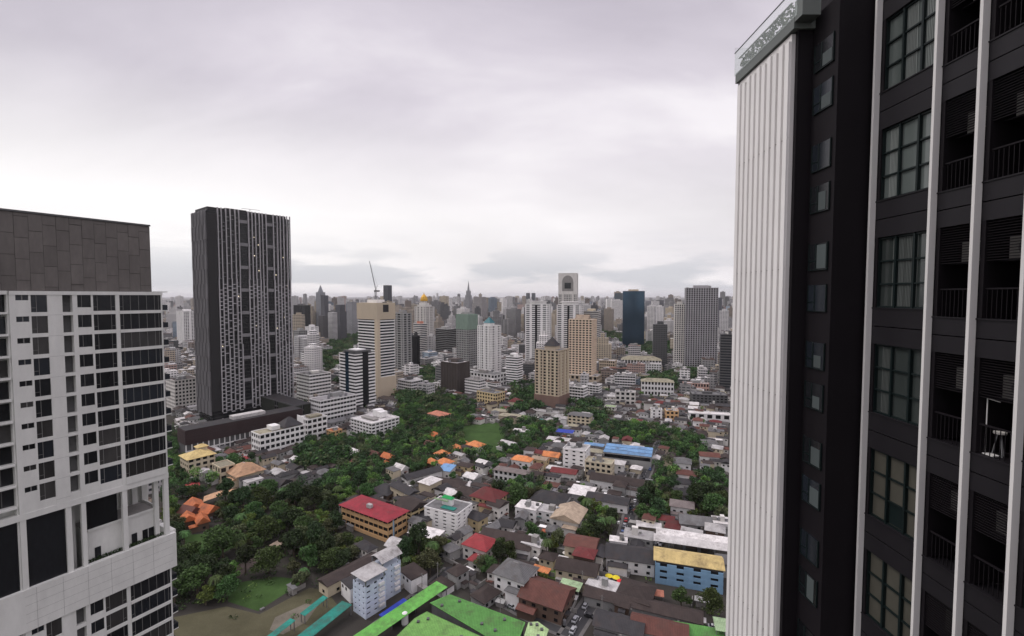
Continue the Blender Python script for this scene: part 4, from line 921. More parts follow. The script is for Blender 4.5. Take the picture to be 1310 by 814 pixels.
def slab_roof(pts, h, roofc, label, phrase=None, name='market_hall', cat='building'):
    P = [ground(px, py, h) for px, py in pts]; cx_, cy_ = sum(p[0] for p in P) / len(P), sum(p[1] for p in P) / len(P)
    t = thing(name, label, cat, (cx_, cy_, 0)); Q = [(p[0] - cx_, p[1] - cy_) for p in P]
    if sum(a[0] * b[1] - a[1] * b[0] for a, b in zip(Q, Q[1:] + Q[:1])) < 0: Q = Q[::-1]
    MB().prism([(a * .96, b * .96) for a, b in Q], 0, h - .02).build('wall', DGREY, t)
    # gently pitched roof: perimeter edge rising to a middle line
    mb = MB(); n = len(Q); mb.prism(Q, h, h + .25); mb.build('roof', ROOFM[roofc], t)
    r2 = MB(); r2.prism([(a * .97, b * .97) for a, b in Q], h + .25, h + .55, 0, [(a * .8, b * .8) for a, b in Q]); r2.build('roof_rise', ROOFM[roofc], t)
    for k in range(5):
        i = k % n; j = (i + 1) % n; f = .35 + .1 * k; a = (Q[i][0] * f, Q[i][1] * f)
        MB().box(a[0] - .5, a[0] + .5, a[1] - .5, a[1] + .5, h + .3, h + 1.1).build('roof_vent', DGREY, t)
    for a, b in P: FOOT.append((a, b, 3))
    FOOT.append((cx_, cy_, 14)); 
    if phrase: mark(phrase, sum(p[0] for p in pts) / len(pts), sum(p[1] for p in pts) / len(pts))
    return t
ROOFM['green'] = roofm((0.085, 0.235, 0.055)); ROOFM['yellow green'] = roofm((0.13, 0.285, 0.07)); ROOFM['light green'] = roofm((0.3, 0.42, 0.2))
slab_roof([(550, 772), (575, 761), (672, 797), (660, 830), (622, 815)], 6, 'green', 'large bright green roofed hall at the bottom centre, the farther of two', 'far green roofed hall')
slab_roof([(500, 822), (530, 792), (546, 783), (622, 818), (610, 850), (500, 850)], 6, 'yellow green', 'large yellow green roofed hall cut by the bottom edge, left of the far green hall')
slab_roof([(668, 822), (676, 797), (688, 796), (702, 806), (694, 830)], 6, 'light green', 'small pale green pointed roof at the right end of the green roofed halls')
MB().box(0, 1, 0, 1, 0, 1)
for (px, py, w_, d_, lb, A_) in ((402, 776, 2.8, 11, 'short teal roofed shed in the dirt lot, the farthest of three', -27), (358, 807, 2.8, 11, 'teal roofed shed at the bottom edge, the leftmost of three', -27), (411, 799, 5.2, 25, 'widest teal roofed shed beside the dirt lot', -27)):
    canopy(px, py, w_, d_, 3.4, 'teal', lb, 'widest teal shed' if w_ > 7 else None, A=A_, name='shed', cat='shed', slope=.7)
tk = thing('water_tank', 'white round water tank on the lane between the green roofs', 'tank', (*ground(518, 800), 0))
MB().cyl(0, 0, .8, 4.6, 1.3, 16).cyl(0, 0, 4.6, 5.2, 1.3, 16, .5).build('body', WHITE, tk); MB().cyl(0, 0, 0, .8, 1.0, 10).build('base', METAL, tk); FOOT.append((tk.location[0], tk.location[1], 2))
# orange roofs of the left garden
house(313, 622, 20, 17, 7, 'peach', 'cream villa with a wide peach coloured hipped roof', 'peach roofed villa', A=-38, wall='cream', over=1.2)
canopy(288, 634, 9, 22, 4, 'peach', 'long curved peach coloured roof just below the peach roofed villa', 'curved peach roof', A=-60, vault=1.8, name='pavilion', cat='pavilion')
house(354, 636, 15, 10, 7, 'charcoal', 'white villa with a curved gable front and dark roof', 'white curved gable villa', A=-20, wall='white', roof='gable')
for (px, py, w_, d_, rc, lb) in ((243, 668, 9, 7, 'reddish brown', 'dull reddish roof house at the left end of the Thai style orange cluster'), (249, 662, 11, 8, 'burnt orange', 'largest orange roofed house of the Thai style cluster'), (267, 666, 9, 7, 'burnt orange', 'right orange roofed house of the Thai style cluster'), (241, 678, 7, 6, 'burnt orange', 'small orange roofed house lowest in the Thai style cluster'), (259, 680, 8, 5, 'burnt orange', 'low orange porch roof at the foot of the Thai style cluster')):
    house(px, py, w_, d_, 4.2, rc, lb, 'Thai style orange cluster' if w_ == 11 else None, A=-48 if w_ != 9 else -20, roof='gable', rh=3.4, wall='brown')
house(246, 635, 10, 7, 4, 'red', 'small red roofed house among trees near the left edge', None, A=-55, roof='gable', wall='off-white', rh=1.6)
canopy(314, 586, 8, 7, 4, 'red', 'bright red awning behind the yellow roofed apartment house', None, A=-45)
canopy(355, 697, 6, 5, 3, 'tan', 'small tan roofed shelter beside the dirt path in the trees', 'tan roofed shelter', A=-30, name='shelter')
canopy(446, 577, 20, 11, 5, 'white', 'flat white roof canopy left of the Thai style dark red houses', 'flat white canopy', A=-38)
# orange and red roofs in the middle garden
for (px, py, w_, d_, h_, rc, lb, ph, wl) in (
    (480, 591, 9, 7, 4, 'reddish brown', 'dark red Thai roof house in the trees, left of two', 'dark red Thai house', 'brown'), (497, 594, 10, 6, 4, 'burnt orange', 'rust red Thai roof house in the trees, right of two', None, 'brown'),
    (456, 602, 9, 6, 3, 'reddish brown', 'low rust roofed house by the wall left of the Thai houses', None, 'brown'),
    (562, 540, 20, 13, 6, 'salmon', 'wide salmon orange roofed house at the back of the garden trees', 'salmon roofed house', 'cream'), (556, 566, 9, 7, 5, 'burnt orange', 'small faded orange roofed house inside the garden trees', None, 'cream'),
    (551, 577, 9, 6, 4, 'reddish brown', 'small dull red roofed house inside the garden trees', None, 'brown'), (584, 583, 8, 7, 5, 'orange', 'narrow orange roofed house left of the bright orange villa', None, 'white'),
    (596, 578, 6, 5, 5, 'orange', 'tiny orange roofed house next to the bright orange villa', None, 'white'), (609, 583, 12, 9, 7, 'orange', 'white villa with bright orange roof beside the lawn', 'orange villa by the lawn', 'white'),
    (566, 593, 9, 8, 6, 'orange', 'upper one of two touching orange roofed houses', None, 'white'), (569, 605, 10, 9, 6, 'orange', 'white house with orange roof, lower of two touching ones', 'lower orange roofed house', 'white'),
    (552, 602, 7, 6, 5, 'orange', 'small orange roofed house left of the two touching orange roofs', None, 'brown'), (513, 609, 9, 6, 4, 'white', 'small house with a white metal roof at the garden edge', None, 'white'),
    (706, 592, 12, 7, 4, 'orange', 'low bright orange roofed house left of the white modern flats', 'bright orange roof', 'tan'), (668, 603, 14, 7, 7, 'orange', 'orange gabled roof house behind the long purplish grey roofed building', None, 'white')):
    house(px, py, w_, d_, h_, rc, lb, ph, wall=wl, roof='hip' if h_ > 4 else 'gable', rh=3)
b_ = block(632, 679, 608, 623, 'long white two storey building with a purplish grey hipped roof', 'purplish roofed long building', wall='white', nf=2, A=-24, ratio=.3, bay=3.4, roof='hip', roofc='purplish grey', name='building', bh=.4)
house(626, 660, 16, 13, 9, 'maroon', 'yellow villa with a large maroon hipped roof', 'maroon roofed yellow villa', A=-30, wall='yellow', rh=4.5, over=1.2)
house(540, 626, 9, 26, 5, 'charcoal', 'long dark roofed row house with a white side wall beside the lane', 'long dark row house', A=-50, roof='gable', wall='white', xy=ground(540, 615))
house(572, 612, 9, 8, 5, 'blue', 'small house with a blue tarpaulin roof among dark roofs', 'blue tarpaulin house', A=-24, roof='mono', wall='off-white')
house(570, 632, 26, 10, 4.5, 'dark brown', 'long dark brown roofed house below the blue tarpaulin house', None, A=-20, roof='hip', wall='white')
house(598, 646, 16, 11, 5, 'dark brown', 'dark brown roofed house with a round window in its white wall', None, A=-24, roof='hip', wall='white')
house(494, 641, 15, 13, 4, 'charcoal', 'dark roofed house with a pale skylight panel behind the school', None, A=-30, roof='hip', wall='brown')
block(720, 755, 577, 605, 'white modern five storey flats with a deep central recess', 'white modern flats', wall='white', nf=5, A=-24, ratio=.9, bay=5, bh=.6, pw=.6, roofc='pale grey')
block(748, 786, 594, 615, 'cream apartment building just right of the white modern flats', 'cream apartment building', wall='cream', nf=3, A=-24, ratio=.55, bay=4, roofc='khaki')
block(726, 758, 534, 551, 'cream four storey apartments right of the near tan tower', 'cream four storey apartments', wall='cream', nf=4, A=-24, ratio=.5, bay=4, roofc='grey', roof='hip')
wb_ = thing('warehouse', 'three strip bright blue roofed warehouse with long window bands', 'warehouse', (*ground(802, 597), 0), R(-20)); mark('blue roofed warehouse', 802, 583); occupy(wb_.location[0] + 3, wb_.location[1] + 7, 34, 20, R(-20))
for i in range(3):
    y0 = i * 6.6; MB().box(-17, 17, y0, y0 + 6.4, 0, 9 + i * .3).build('bay_wall', GREY, wb_)
    MB().hip(34.5, 6.5, 9.02 + i * .3, 1.2, .1, True, cy=y0 + 3.2).build('roof', ROOFM['blue'], wb_)
    MB().box(-16.5, 16.5, y0 - .06, y0 + .02, 5.5, 8).build('window_band', GLASS, wb_)
canopy(760, 569, 16, 6, 7, 'blue', 'faded blue roof left of and behind the blue roofed warehouse', None, A=-24)
canopy(723, 552, 15, 9, 8, 'deep blue', 'deep blue metal roof above a white canopy near the cream apartments', 'deep blue roof', A=-20, name='shed', cat='shed')
canopy(716, 562, 22, 9, 4, 'white', 'long white canopy just in front of the deep blue roof', None, A=-20)
block(610, 646, 504, 523, 'tan yellow four storey building with dark roof left of the near tan tower', 'tan yellow building', wall='yellow', nf=4, A=-38, ratio=.6, bay=4, roofc='grey')
house(660, 524, 14, 12, 8, 'maroon', 'cream house with a maroon roof beside the near tan tower', None, wall='cream', A=-24)
house(655, 541, 26, 9, 5, 'khaki', 'long khaki roofed building in front of the near tan tower', 'long khaki roof', wall='cream', A=-24)
house(640, 533, 16, 9, 5, 'khaki', 'shorter khaki roofed building left of the long khaki roof', None, wall='tan', A=-24)
house(667, 560, 15, 8, 5, 'white', 'white box house among trees in front of the long khaki roof', None, wall='white', A=-20, roof='flat')
house(651, 577, 14, 9, 4, 'pale grey', 'pale roofed house at the right edge of the lawn', None, wall='white', A=-38, roof='gable')
# lower right neighbourhood
b_ = block(838, 925, 734, 761, 'bright blue apartment building with a faded yellow roof', 'blue building with yellow roof', wall='blue', nf=3, A=-17, ratio=.42, bay=6.5, bh=.55, pw=.55, roof='none', hut=False, z0f=.1)
w_, d_, h_ = b_['dims']; MB().hip(w_, d_ * .9, h_ + .8, 2.2, .8, True, cy=d_ * .05).build('roof', ROOFM['yellow'], b_); MB().box(-w_ / 2 + .2, w_ / 2 - .2, -d_ / 2 + .3, d_ / 2 - .3, h_, h_ + .8).build('upper_wall', DARK, b_)
for s, yy in enumerate((694, 686)):
    canopy(884 + s * 2, yy, 34, 7.5, 8 + s * .5, 'white', ('nearer', 'farther')[s] + ' of two long white metal roofs behind the blue building', 'long white metal roofs' if s else None, A=-17, name='shed', cat='shed', vault=1.2)
house(660, 772, 14, 12, 9.5, 'grey', 'three storey grey white villa with a grey hipped roof next to the green halls', 'grey hipped villa', A=-30, wall='white', rh=3.6, over=.8)
house(700, 796, 18, 15, 6, 'reddish brown', 'maroon brown roofed shed with a red side wall by the road', 'maroon shed by the road', A=-28, roof='gable', wall='brown')
house(615, 722, 13, 11, 7, 'red', 'villa with bright red hipped roofs left of the dark brown hall', 'red roofed villa', A=-30, wall='off-white', rh=3.4); house(612, 731, 7, 6, 4, 'red', 'small red roofed annex in front of the red roofed villa', None, A=-30, wall='off-white')
house(650, 715, 26, 13, 5, 'dark brown', 'broad dark brown roofed hall right of the red roofed villa', 'broad dark brown hall', A=-20, roof='gable', wall='white')
house(684, 718, 10, 9, 7, 'pale grey', 'pale flat roofed house right of the broad dark brown hall', None, A=-30, roof='flat', wall='off-white')
canopy(690, 728, 10, 4, 3, 'orange', 'narrow bright orange awning beside the green vegetable lot', 'narrow orange awning', A=-28)
house(744, 724, 14, 11, 8, 'reddish brown', 'cream house with a dark red roof and balconies above the road', 'dark red balcony house', A=-20, wall='cream', roof='gable')
canopy(730, 749, 9, 6, 4, 'pale green', 'pale green flat awning beside the road', 'pale green awning', A=-25)
house(728, 684, 15, 17, 7, 'tan', 'house with a wide tan gabled roof split by a dark valley', 'tan gabled house', A=-24, roof='gable', wall='off-white')
house(704, 656, 20, 16, 5, 'charcoal', 'large dark hipped roof with white ridge lines', 'dark hip roof with white ridges', A=-24, wall='white', rh=4)
house(676, 668, 12, 10, 7, 'white', 'house with a broad white roof, left of two white roofs', 'left white roof', A=-24, roof='flat', wall='white'); house(704, 671, 13, 9, 6, 'pale grey', 'house with a pale roof, right of two pale roofs', None, A=-24, roof='flat', wall='white')
house(745, 645, 14, 12, 5, 'white', 'square white metal roof among dark roofs', 'square white roof', A=-24, roof='mono', wall='grey', rh=1)
house(722, 616, 17, 9, 5, 'maroon', 'long dull red roof in front of the white modern flats', None, A=-20, roof='gable', wall='off-white')
house(790, 632, 34, 11, 5, 'dark brown', 'long dark brown roofed row of houses below the blue roofed warehouse', 'long brown row', A=-24, roof='gable', wall='white'); house(778, 656, 24, 10, 5, 'charcoal', 'long charcoal roofed row of houses below the long brown row', 'long charcoal row', A=-24, roof='gable', wall='white')
house(806, 736, 21, 13, 6, 'charcoal', 'wide charcoal roofed house with white porch boxes left of the blue building', 'wide charcoal house', A=-15, roof='gable', wall='white')
house(791, 715, 8, 5, 8, 'white', 'small white flat roof on the charcoal house, left end', None, A=-15, roof='flat', wall='white')
house(817, 706, 14, 9, 6, 'pale grey', 'weathered pale concrete roof behind the wide charcoal house', None, A=-20, roof='flat', wall='grey')
canopy(830, 672, 13, 6, 4, 'white', 'white flat carport roof above parked cars', 'white carport', A=-15, name='carport')
house(900, 690, 24, 10, 6, 'grey', 'long weathered grey roof behind the white metal roofs', 'long grey roof', A=-15, roof='gable', wall='grey'); house(922, 690, 8, 8, 8, 'white', 'white roofed box at the right end of the long grey roof', None, A=-15, roof='flat', wall='white')
house(813, 787, 13, 13, 5, 'dark brown', 'square dark brown roofed house beside the parasols', 'square brown house', A=-28, rh=2.4, wall='brown')
house(772, 772, 13, 7, 5, 'pale grey', 'pale flat roofed building right of the road, left of the parasols', 'pale building by the road', A=-28, roof='flat', wall='off-white')
canopy(838, 759, 7, 4, 3, 'salmon', 'small orange awning right of the square brown house', None, A=-15)
house(820, 806, 44, 7, 4, 'dark brown', 'very long dark brown roof along the lane at the bottom right', 'very long brown roof', A=-22, roof='gable', wall='grey')
house(792, 826, 17, 9, 4, 'charcoal', 'charcoal roofed shed cut by the bottom edge right of the road', None, A=-22, roof='gable', wall='grey'); house(843, 832, 19, 9, 4, 'reddish brown', 'rust brown roofed shed at the bottom edge left of the bright green awning', None, A=-20, roof='gable', wall='grey')
canopy(895, 811, 17, 8, 4, 'green', 'bright green awning at the bottom edge by the white finned wing', None, A=-15); canopy(923, 800, 5, 7, 6, 'pale green', 'pale green roof touching the white finned wing near the bottom', None, A=-15)
house(873, 606, 11, 10, 7, 'grey', 'white house with a grey hipped roof in the trees below the brick red houses', 'grey hip house in trees', A=-20, wall='white')
for i, (px, py, rc, wl) in enumerate(((878, 618, 'reddish brown', 'white'), (875, 630, 'charcoal', 'white'), (874, 645, 'charcoal', 'grey'), (872, 666, 'purplish grey', 'white'))):
    house(px, py, 12, 9, 5 + (i == 3) * 2, rc, '%s house in the row stepping down through the trees at right' % ('brownish red roofed first', 'charcoal roofed second', 'charcoal roofed third', 'purplish roofed lowest white')[i], None, A=-20, wall=wl)
house(907, 597, 13, 9, 7, 'reddish brown', 'white house with a pinkish brown gabled roof near the right edge', 'pinkish gabled house', A=-15, roof='gable', wall='white'); house(907, 579, 11, 9, 7, 'grey', 'grey white house just behind the pinkish gabled house', None, A=-15, wall='white')
canopy(912, 562, 15, 5, 5, 'white', 'thin white canopy near the right edge behind the grey white house', None, A=-10)
block(773, 789, 521, 533, 'small block with a light green flat roof', 'light green roofed block', wall='off-white', nf=3, A=-24, ratio=.8, roofc='light green', hut=False); block(850, 868, 526, 543, 'cream and orange shophouse with a white top', 'cream orange shophouse', wall='orange', nf=3, A=-10, ratio=.8, bay=4); block(832, 847, 524, 541, 'plain white square block left of the cream orange shophouse', None, wall='white', nf=4, A=-10, bay=6, pw=.7)
block(882, 931, 506, 524, 'wide dark grey building with blue tinted windows near the right edge', 'wide dark grey building', wall='dark grey', nf=5, A=-12, ratio=.5, roofc='grey', bay=4); block(880, 935, 531, 541, 'long low white roofed shed in front of the wide dark grey building', None, wall='white', nf=1, A=-14, ratio=.25, bay=8, hut=False, roofc='white')
block(787, 813, 502, 520, 'white shop building with a purple sign panel', 'purple sign building', wall='off-white', nf=3, A=-16, ratio=.5, bay=5)
block(786, 813, 481, 499, 'white five storey block with dark flat roof above the purple sign building', 'white five storey block', wall='white', nf=5, A=-16, ratio=.5, style='bands', roofc='charcoal')
block(820, 862, 490, 509, 'long white hotel with Thai style gables on its roof', 'white gabled hotel', wall='white', nf=3, A=-14, ratio=.4, bay=4, roof='hip', roofc='khaki')
block(728, 752, 496, 516, 'white stepped apartment block right of the near tan tower', 'white stepped block', wall='white', nf=5, A=-30, ratio=.8, style='bands'); block(750, 770, 493, 510, 'white apartment block with gabled front right of the white stepped block', None, wall='white', nf=5, A=-30, ratio=.8, style='bands')
block(795, 846, 462, 477, 'long white colonnaded building with a grey green roof behind the trees', 'long colonnaded building', wall='white', nf=2, A=-14, ratio=.4, bay=5, roof='hip', roofc='khaki'); block(820, 846, 466, 482, 'white cube of flats in front of the long colonnaded building', None, wall='white', nf=5, A=-14, ratio=.5)
block(509, 541, 488, 508, 'low white office with banded windows right of the beige capped tower', 'low white office', wall='white', nf=5, A=-38, ratio=.7, style='bands', name='office_building')
block(762, 789, 462, 478, 'beige grey block with a brown recessed side beside the peach gabled tower', None, wall='tan', nf=4, A=-24, ratio=.6)
block(873, 907, 491, 504, 'long low brown and cream building near the dark ribbed tower', None, wall='pink', nf=2, A=-12, ratio=.3)
block(420, 470, 604, 612, 'x', None) if False else None
# far named towers on the skyline
def far(pxl, pxr, ytop, yb_, label, phrase, c, A=-30, spire=0, tiers=1, fz=.45, ratio=.9, name='office_tower', top=None):
    x, y, w_, d_, yn = solve(pxl, pxr, yb_, R(A), ratio); h = zat(ytop, yn); occupy(x, y, w_, d_, R(A))
    mb = MB(); z = 0
    if tiers == 1: mb.box(-w_ / 2, w_ / 2, -d_ / 2, d_ / 2, 0, h)
    else:
        for i in range(tiers):
            f = 1 - .22 * i / 1; z1 = h * (.62 + .38 * (i + 1) / tiers); mb.box(-w_ / 2 * f, w_ / 2 * f, -d_ / 2 * f, d_ / 2 * f, z, z1); z = z1
    if spire: mb.cyl(0, 0, h, h + spire, w_ * (.42 if tiers == 1 else .2), 8, .5)
    o = mb.build(name, facade(c, fz=fz), loc=(x, y, 0)); o.rotation_euler[2] = R(A); tag(o, label, 'tower')
    if phrase: mark(phrase, (pxl + pxr) / 2, ytop + 15)
    return o
far(405, 417, 374, 425, 'pale grey skyline tower with a slanted pointed top left of the park', 'pale pointed skyline tower', (.3, .31, .33), spire=25)
far(411, 421, 378, 432, 'dark grey skyline tower touching the pale pointed skyline tower', None, (.09, .09, .1)); far(408, 420, 404, 440, 'squat dark box tower in front of the pale pointed skyline tower', None, (.07, .065, .065))
far(420, 432, 400, 438, 'white block with a broad foot beside the dark twin topped tower', None, (.5, .49, .48)); far(428, 444, 390, 436, 'dark twin topped tower in front of the skyline', 'dark twin topped tower', (.09, .09, .1), tiers=2)
far(444, 459, 386, 430, 'pale grey residential slab left of the beige capped tower', None, (.33, .33, .34)); far(491, 502, 365, 420, 'slender dark tower standing highest behind the beige capped tower', 'slender dark tower', (.05, .055, .065))
far(594, 605, 372, 418, 'pale needle topped skyline tower above the centre', 'needle topped tower', (.35, .35, .36), spire=40, tiers=3); far(604, 624, 380, 420, 'broad stepped pale tower right of the needle topped tower', 'broad stepped tower', (.33, .31, .3), tiers=2)
far(673, 678, 375, 405, 'left one of a tiny dark pair of skyline towers', None, (.1, .11, .12)); far(680, 685, 375, 405, 'right one of a tiny dark pair of skyline towers', None, (.1, .11, .12))
far(637, 648, 399, 420, 'plain white slab in the middle distance between teal pyramid and twin towers', None, (.6, .58, .56)); far(786, 797, 375, 412, 'dark teal tower just behind the blue glass tower', None, (.06, .09, .11))
far(825, 838, 385, 408, 'grey skyline slab right of the blue glass tower', None, (.25, .25, .27)); far(838, 849, 384, 409, 'dark rounded skyline tower right of the grey skyline slab', None, (.12, .12, .13)); far(853, 864, 381, 404, 'pale tapering skyline tower left of the pale lower wing tower', None, (.22, .21, .21), tiers=3)
far(915, 923, 381, 430, 'narrow dark tower behind the right side of the tall grey gridded tower', None, (.1, .1, .12))
# ================================================================ FILLERS
rng = random.Random(2024)
ORD = ['', 'second', 'third', 'fourth', 'fifth', 'sixth', 'seventh', 'eighth', 'ninth', 'tenth', 'eleventh', 'twelfth', 'thirteenth', 'fourteenth', 'fifteenth', 'sixteenth', 'seventeenth', 'eighteenth', 'nineteenth', 'twentieth']
TENS = {20: 'twenty', 30: 'thirty', 40: 'forty', 50: 'fifty'}
def ordinal(n):
    if n < 20: return ORD[n] if n else 'nearest'
    return TENS.get((n + 1) // 10 * 10, 'sixty') + ' ' + ('first second third fourth fifth sixth seventh eighth ninth'.split()[(n + 1) % 10 - 1] if (n + 1) % 10 else 'odd')
def inside(px, py, P):
    c = False
    for (x1, y1), (x2, y2) in zip(P, P[1:] + P[:1]):
        if (y1 > py) != (y2 > py) and px < (x2 - x1) * (py - y1) / (y2 - y1) + x1: c = not c
    return c
WOODS = [[(204, 600), (262, 622), (290, 612), (330, 628), (345, 640), (400, 628), (440, 602), (478, 590), (505, 618), (475, 640), (437, 652), (430, 694), (475, 702), (452, 722), (420, 745), (385, 755), (300, 775), (204, 795)],
         [(440, 566), (500, 540), (520, 520), (560, 505), (612, 518), (600, 560), (600, 575), (560, 612), (505, 606), (455, 598)],
         [(752, 548), (800, 545), (850, 550), (905, 568), (897, 604), (860, 590), (840, 575), (770, 566)], [(836, 600), (864, 598), (866, 650), (858, 672), (816, 674), (824, 640)],
         [(884, 612), (935, 608), (935, 672), (882, 668)], [(848, 780), (940, 780), (940, 808), (880, 808), (842, 794)], [(646, 624), (700, 614), (704, 640), (680, 652), (650, 655)],
         [(740, 652), (792, 664), (776, 706), (752, 700)], [(515, 704), (556, 700), (572, 732), (538, 750), (508, 738)], [(640, 540), (720, 548), (700, 575), (660, 590), (600, 600), (612, 580)],
         [(384, 566), (440, 562), (470, 590), (430, 606), (380, 600)], [(575, 585), (632, 588), (632, 640), (650, 640), (640, 602), (600, 590)], [(640, 700), (668, 728), (640, 745), (600, 740)], [(660, 690), (716, 700), (712, 722), (690, 722)], [(204, 555), (238, 560), (240, 602), (204, 606)], [(255, 596), (330, 590), (340, 600), (300, 604)]]
FARW = [[(404, 423), (462, 425), (462, 447), (404, 441)], [(392, 452), (436, 455), (432, 500), (420, 478), (392, 470)], [(795, 438), (862, 440), (866, 466), (800, 460)], [(655, 490), (690, 498), (690, 532), (650, 534)], [(765, 425), (800, 430), (800, 444), (770, 440)],
        [(820, 478), (866, 482), (866, 504), (820, 500)], [(866, 474), (915, 482), (915, 492), (870, 488)], [(535, 470), (562, 476), (562, 505), (535, 500)], [(640, 412), (672, 415), (672, 425), (640, 422)], [(510, 508), (560, 514), (555, 530), (510, 528)], [(380, 588), (440, 582), (440, 606), (380, 606)], [(728, 516), (772, 524), (776, 545), (728, 540)], [(420, 440), (458, 446), (455, 460), (420, 455)]]
def wooded(px, py, L_=None): return any(inside(px, py, P) for P in (L_ or WOODS))
LAWN = [[(590, 572), (592, 545), (636, 540), (646, 556), (640, 580), (610, 580)], [(236, 715), (236, 685), (292, 680), (300, 700), (262, 720)], [(292, 770), (288, 748), (352, 738), (392, 742), (330, 782)], [(222, 818), (222, 790), (290, 776), (332, 786), (396, 752), (440, 756), (450, 775), (450, 818)],
        [(296, 733), (312, 716), (340, 700), (366, 686), (372, 694), (345, 712), (318, 728), (304, 740)], [(770, 740), (800, 742), (800, 762), (770, 758)], [(500, 770), (560, 755), (700, 795), (700, 818), (480, 818)], [(815, 680), (845, 684), (845, 700), (815, 698)], [(222, 640), (275, 640), (285, 690), (222, 690)], [(262, 624), (310, 618), (315, 640), (262, 650)], [(832, 736), (932, 744), (932, 776), (832, 768)], [(436, 676), (500, 696), (530, 690), (530, 706), (490, 712), (430, 696)], [(448, 770), (515, 760), (520, 800), (448, 806)]]
ROOFW = [('dark brown', 30), ('charcoal', 26), ('grey', 14), ('reddish brown', 9), ('pale grey', 9), ('white', 6), ('maroon', 2), ('tan', 2), ('khaki', 2)]
def pick(W):
    r = rng.uniform(0, sum(b for _, b in W))
    for a, b in W:
        r -= b
        if r <= 0: return a
    return W[-1][0]
nh = 0; tries = 0
while nh < 285 and tries < 60000:
    tries += 1
    Y = math.sqrt(rng.uniform(178 ** 2, 640 ** 2)); px = rng.uniform(228, 945); x = (px - CX) / F * Y * 1.02
    p = proj(x, Y)
    if p[0] > 926 + (p[1] < 600) * 5 or p[0] < 226 or p[1] < 496: continue
    if any(wooded(p[0] + a, p[1] + b) or wooded(p[0] + a, p[1] + b, LAWN) for a, b in ((0, 0), (16, 0), (-16, 0), (0, 12), (0, -10))): continue
    w_, d_ = rng.uniform(7.5, 12.5), rng.uniform(6, 9.5)
    if rng.random() < .12: w_ = rng.uniform(16, 24)
    if not free(x, Y, max(d_, w_ * .8) * .5, 1.9): continue
    A_ = (-38 if p[0] < 640 else -24) + rng.gauss(0, 3) + (90 if rng.random() < .35 else 0)
    rc = pick(ROOFW); rf = rng.choices(['hip', 'gable', 'flat', 'mono'], [5, 4, 2 if rc in ('grey', 'pale grey', 'white') else .3, 1])[0]; wl = rng.choices(['white', 'off-white', 'cream', 'grey', 'brown', 'yellow'], [4, 5, 2, 3, 1.5, .5])[0]
    h = rng.choice([3.4, 5.5, 6, 6.5, 8]) if rf != 'mono' else 4
    t = house(p[0], p[1], w_, d_, h, rc, None, None, A=A_, roof=rf, wall=wl, group='houses of the low neighbourhood', xy=(x, Y), rh=1.0 if rf == 'mono' else None)
    sz = 'long' if w_ > 17 else ('small' if w_ < 10 else '')
    rk = {'hip': 'hip', 'gable': 'gable', 'flat': 'flat', 'mono': 'sloping'}[rf]
    PEND.append((t, f'{sz} {rc} {rk} roofed house'.strip(), proj(x, Y, h)[0], proj(x, Y, h)[1])); nh += 1
print('houses', nh)
# mid-distance city blocks
WCOL = {'white': (.74, .72, .7), 'pale grey': (.54, .53, .52), 'grey': (.25, .245, .24), 'cream': (.5, .43, .32), 'dark grey': (.1, .1, .1), 'brownish': (.2, .16, .13), 'beige': (.4, .34, .27), 'bluish': (.2, .25, .3), 'pinkish': (.45, .32, .28)}
WW = [('white', 9), ('pale grey', 8), ('grey', 7), ('cream', 3), ('dark grey', 4), ('brownish', 2), ('beige', 3), ('bluish', 1), ('pinkish', .6)]
RC2 = [roofm((.3, .29, .28)), roofm((.16, .155, .15)), roofm((.42, .41, .4)), roofm((.08, .075, .07)), roofm((.15, .07, .05))]
def city_thing(x, Y, w_, d_, h, c, A_, name, cat, group, look, roofm_, tiers=1):
    t = thing(name, None, cat, (x, Y, 0), A_, group); mb = MB().box(-w_ / 2, w_ / 2, -d_ / 2, d_ / 2, -.5, h)
    fz, fu = rng.choice([(.45, .3), (.5, .12), (.42, .45), (.55, .2)])
    M_ = facade(WCOL[c], fz=fz, fu=fu, fh=3.5); mb.build('wall', M_, t)
    r = MB().box(-w_ / 2 + .15, w_ / 2 - .15, -d_ / 2 + .15, d_ / 2 - .15, h + .01, h + .4)
    r.build('roof', roofm_, t)
    for _ in range(rng.choice([1, 1, 2, 3])):
        a, b, s = rng.uniform(-.3, .3) * w_, rng.uniform(-.3, .3) * d_, rng.uniform(.08, .2) * min(w_, d_) + .5
        MB().box(a - s, a + s, b - s, b + s, h + .4, h + rng.uniform(2, 4.5)).build('roof_hut', M_ if rng.random() < .5 else RC2[0], t)
    occupy(x, Y, w_, d_, A_); q = proj(x, Y, h); PEND.append((t, look, q[0], q[1])); return t
rest_b = []; nm = 0; tries = 0
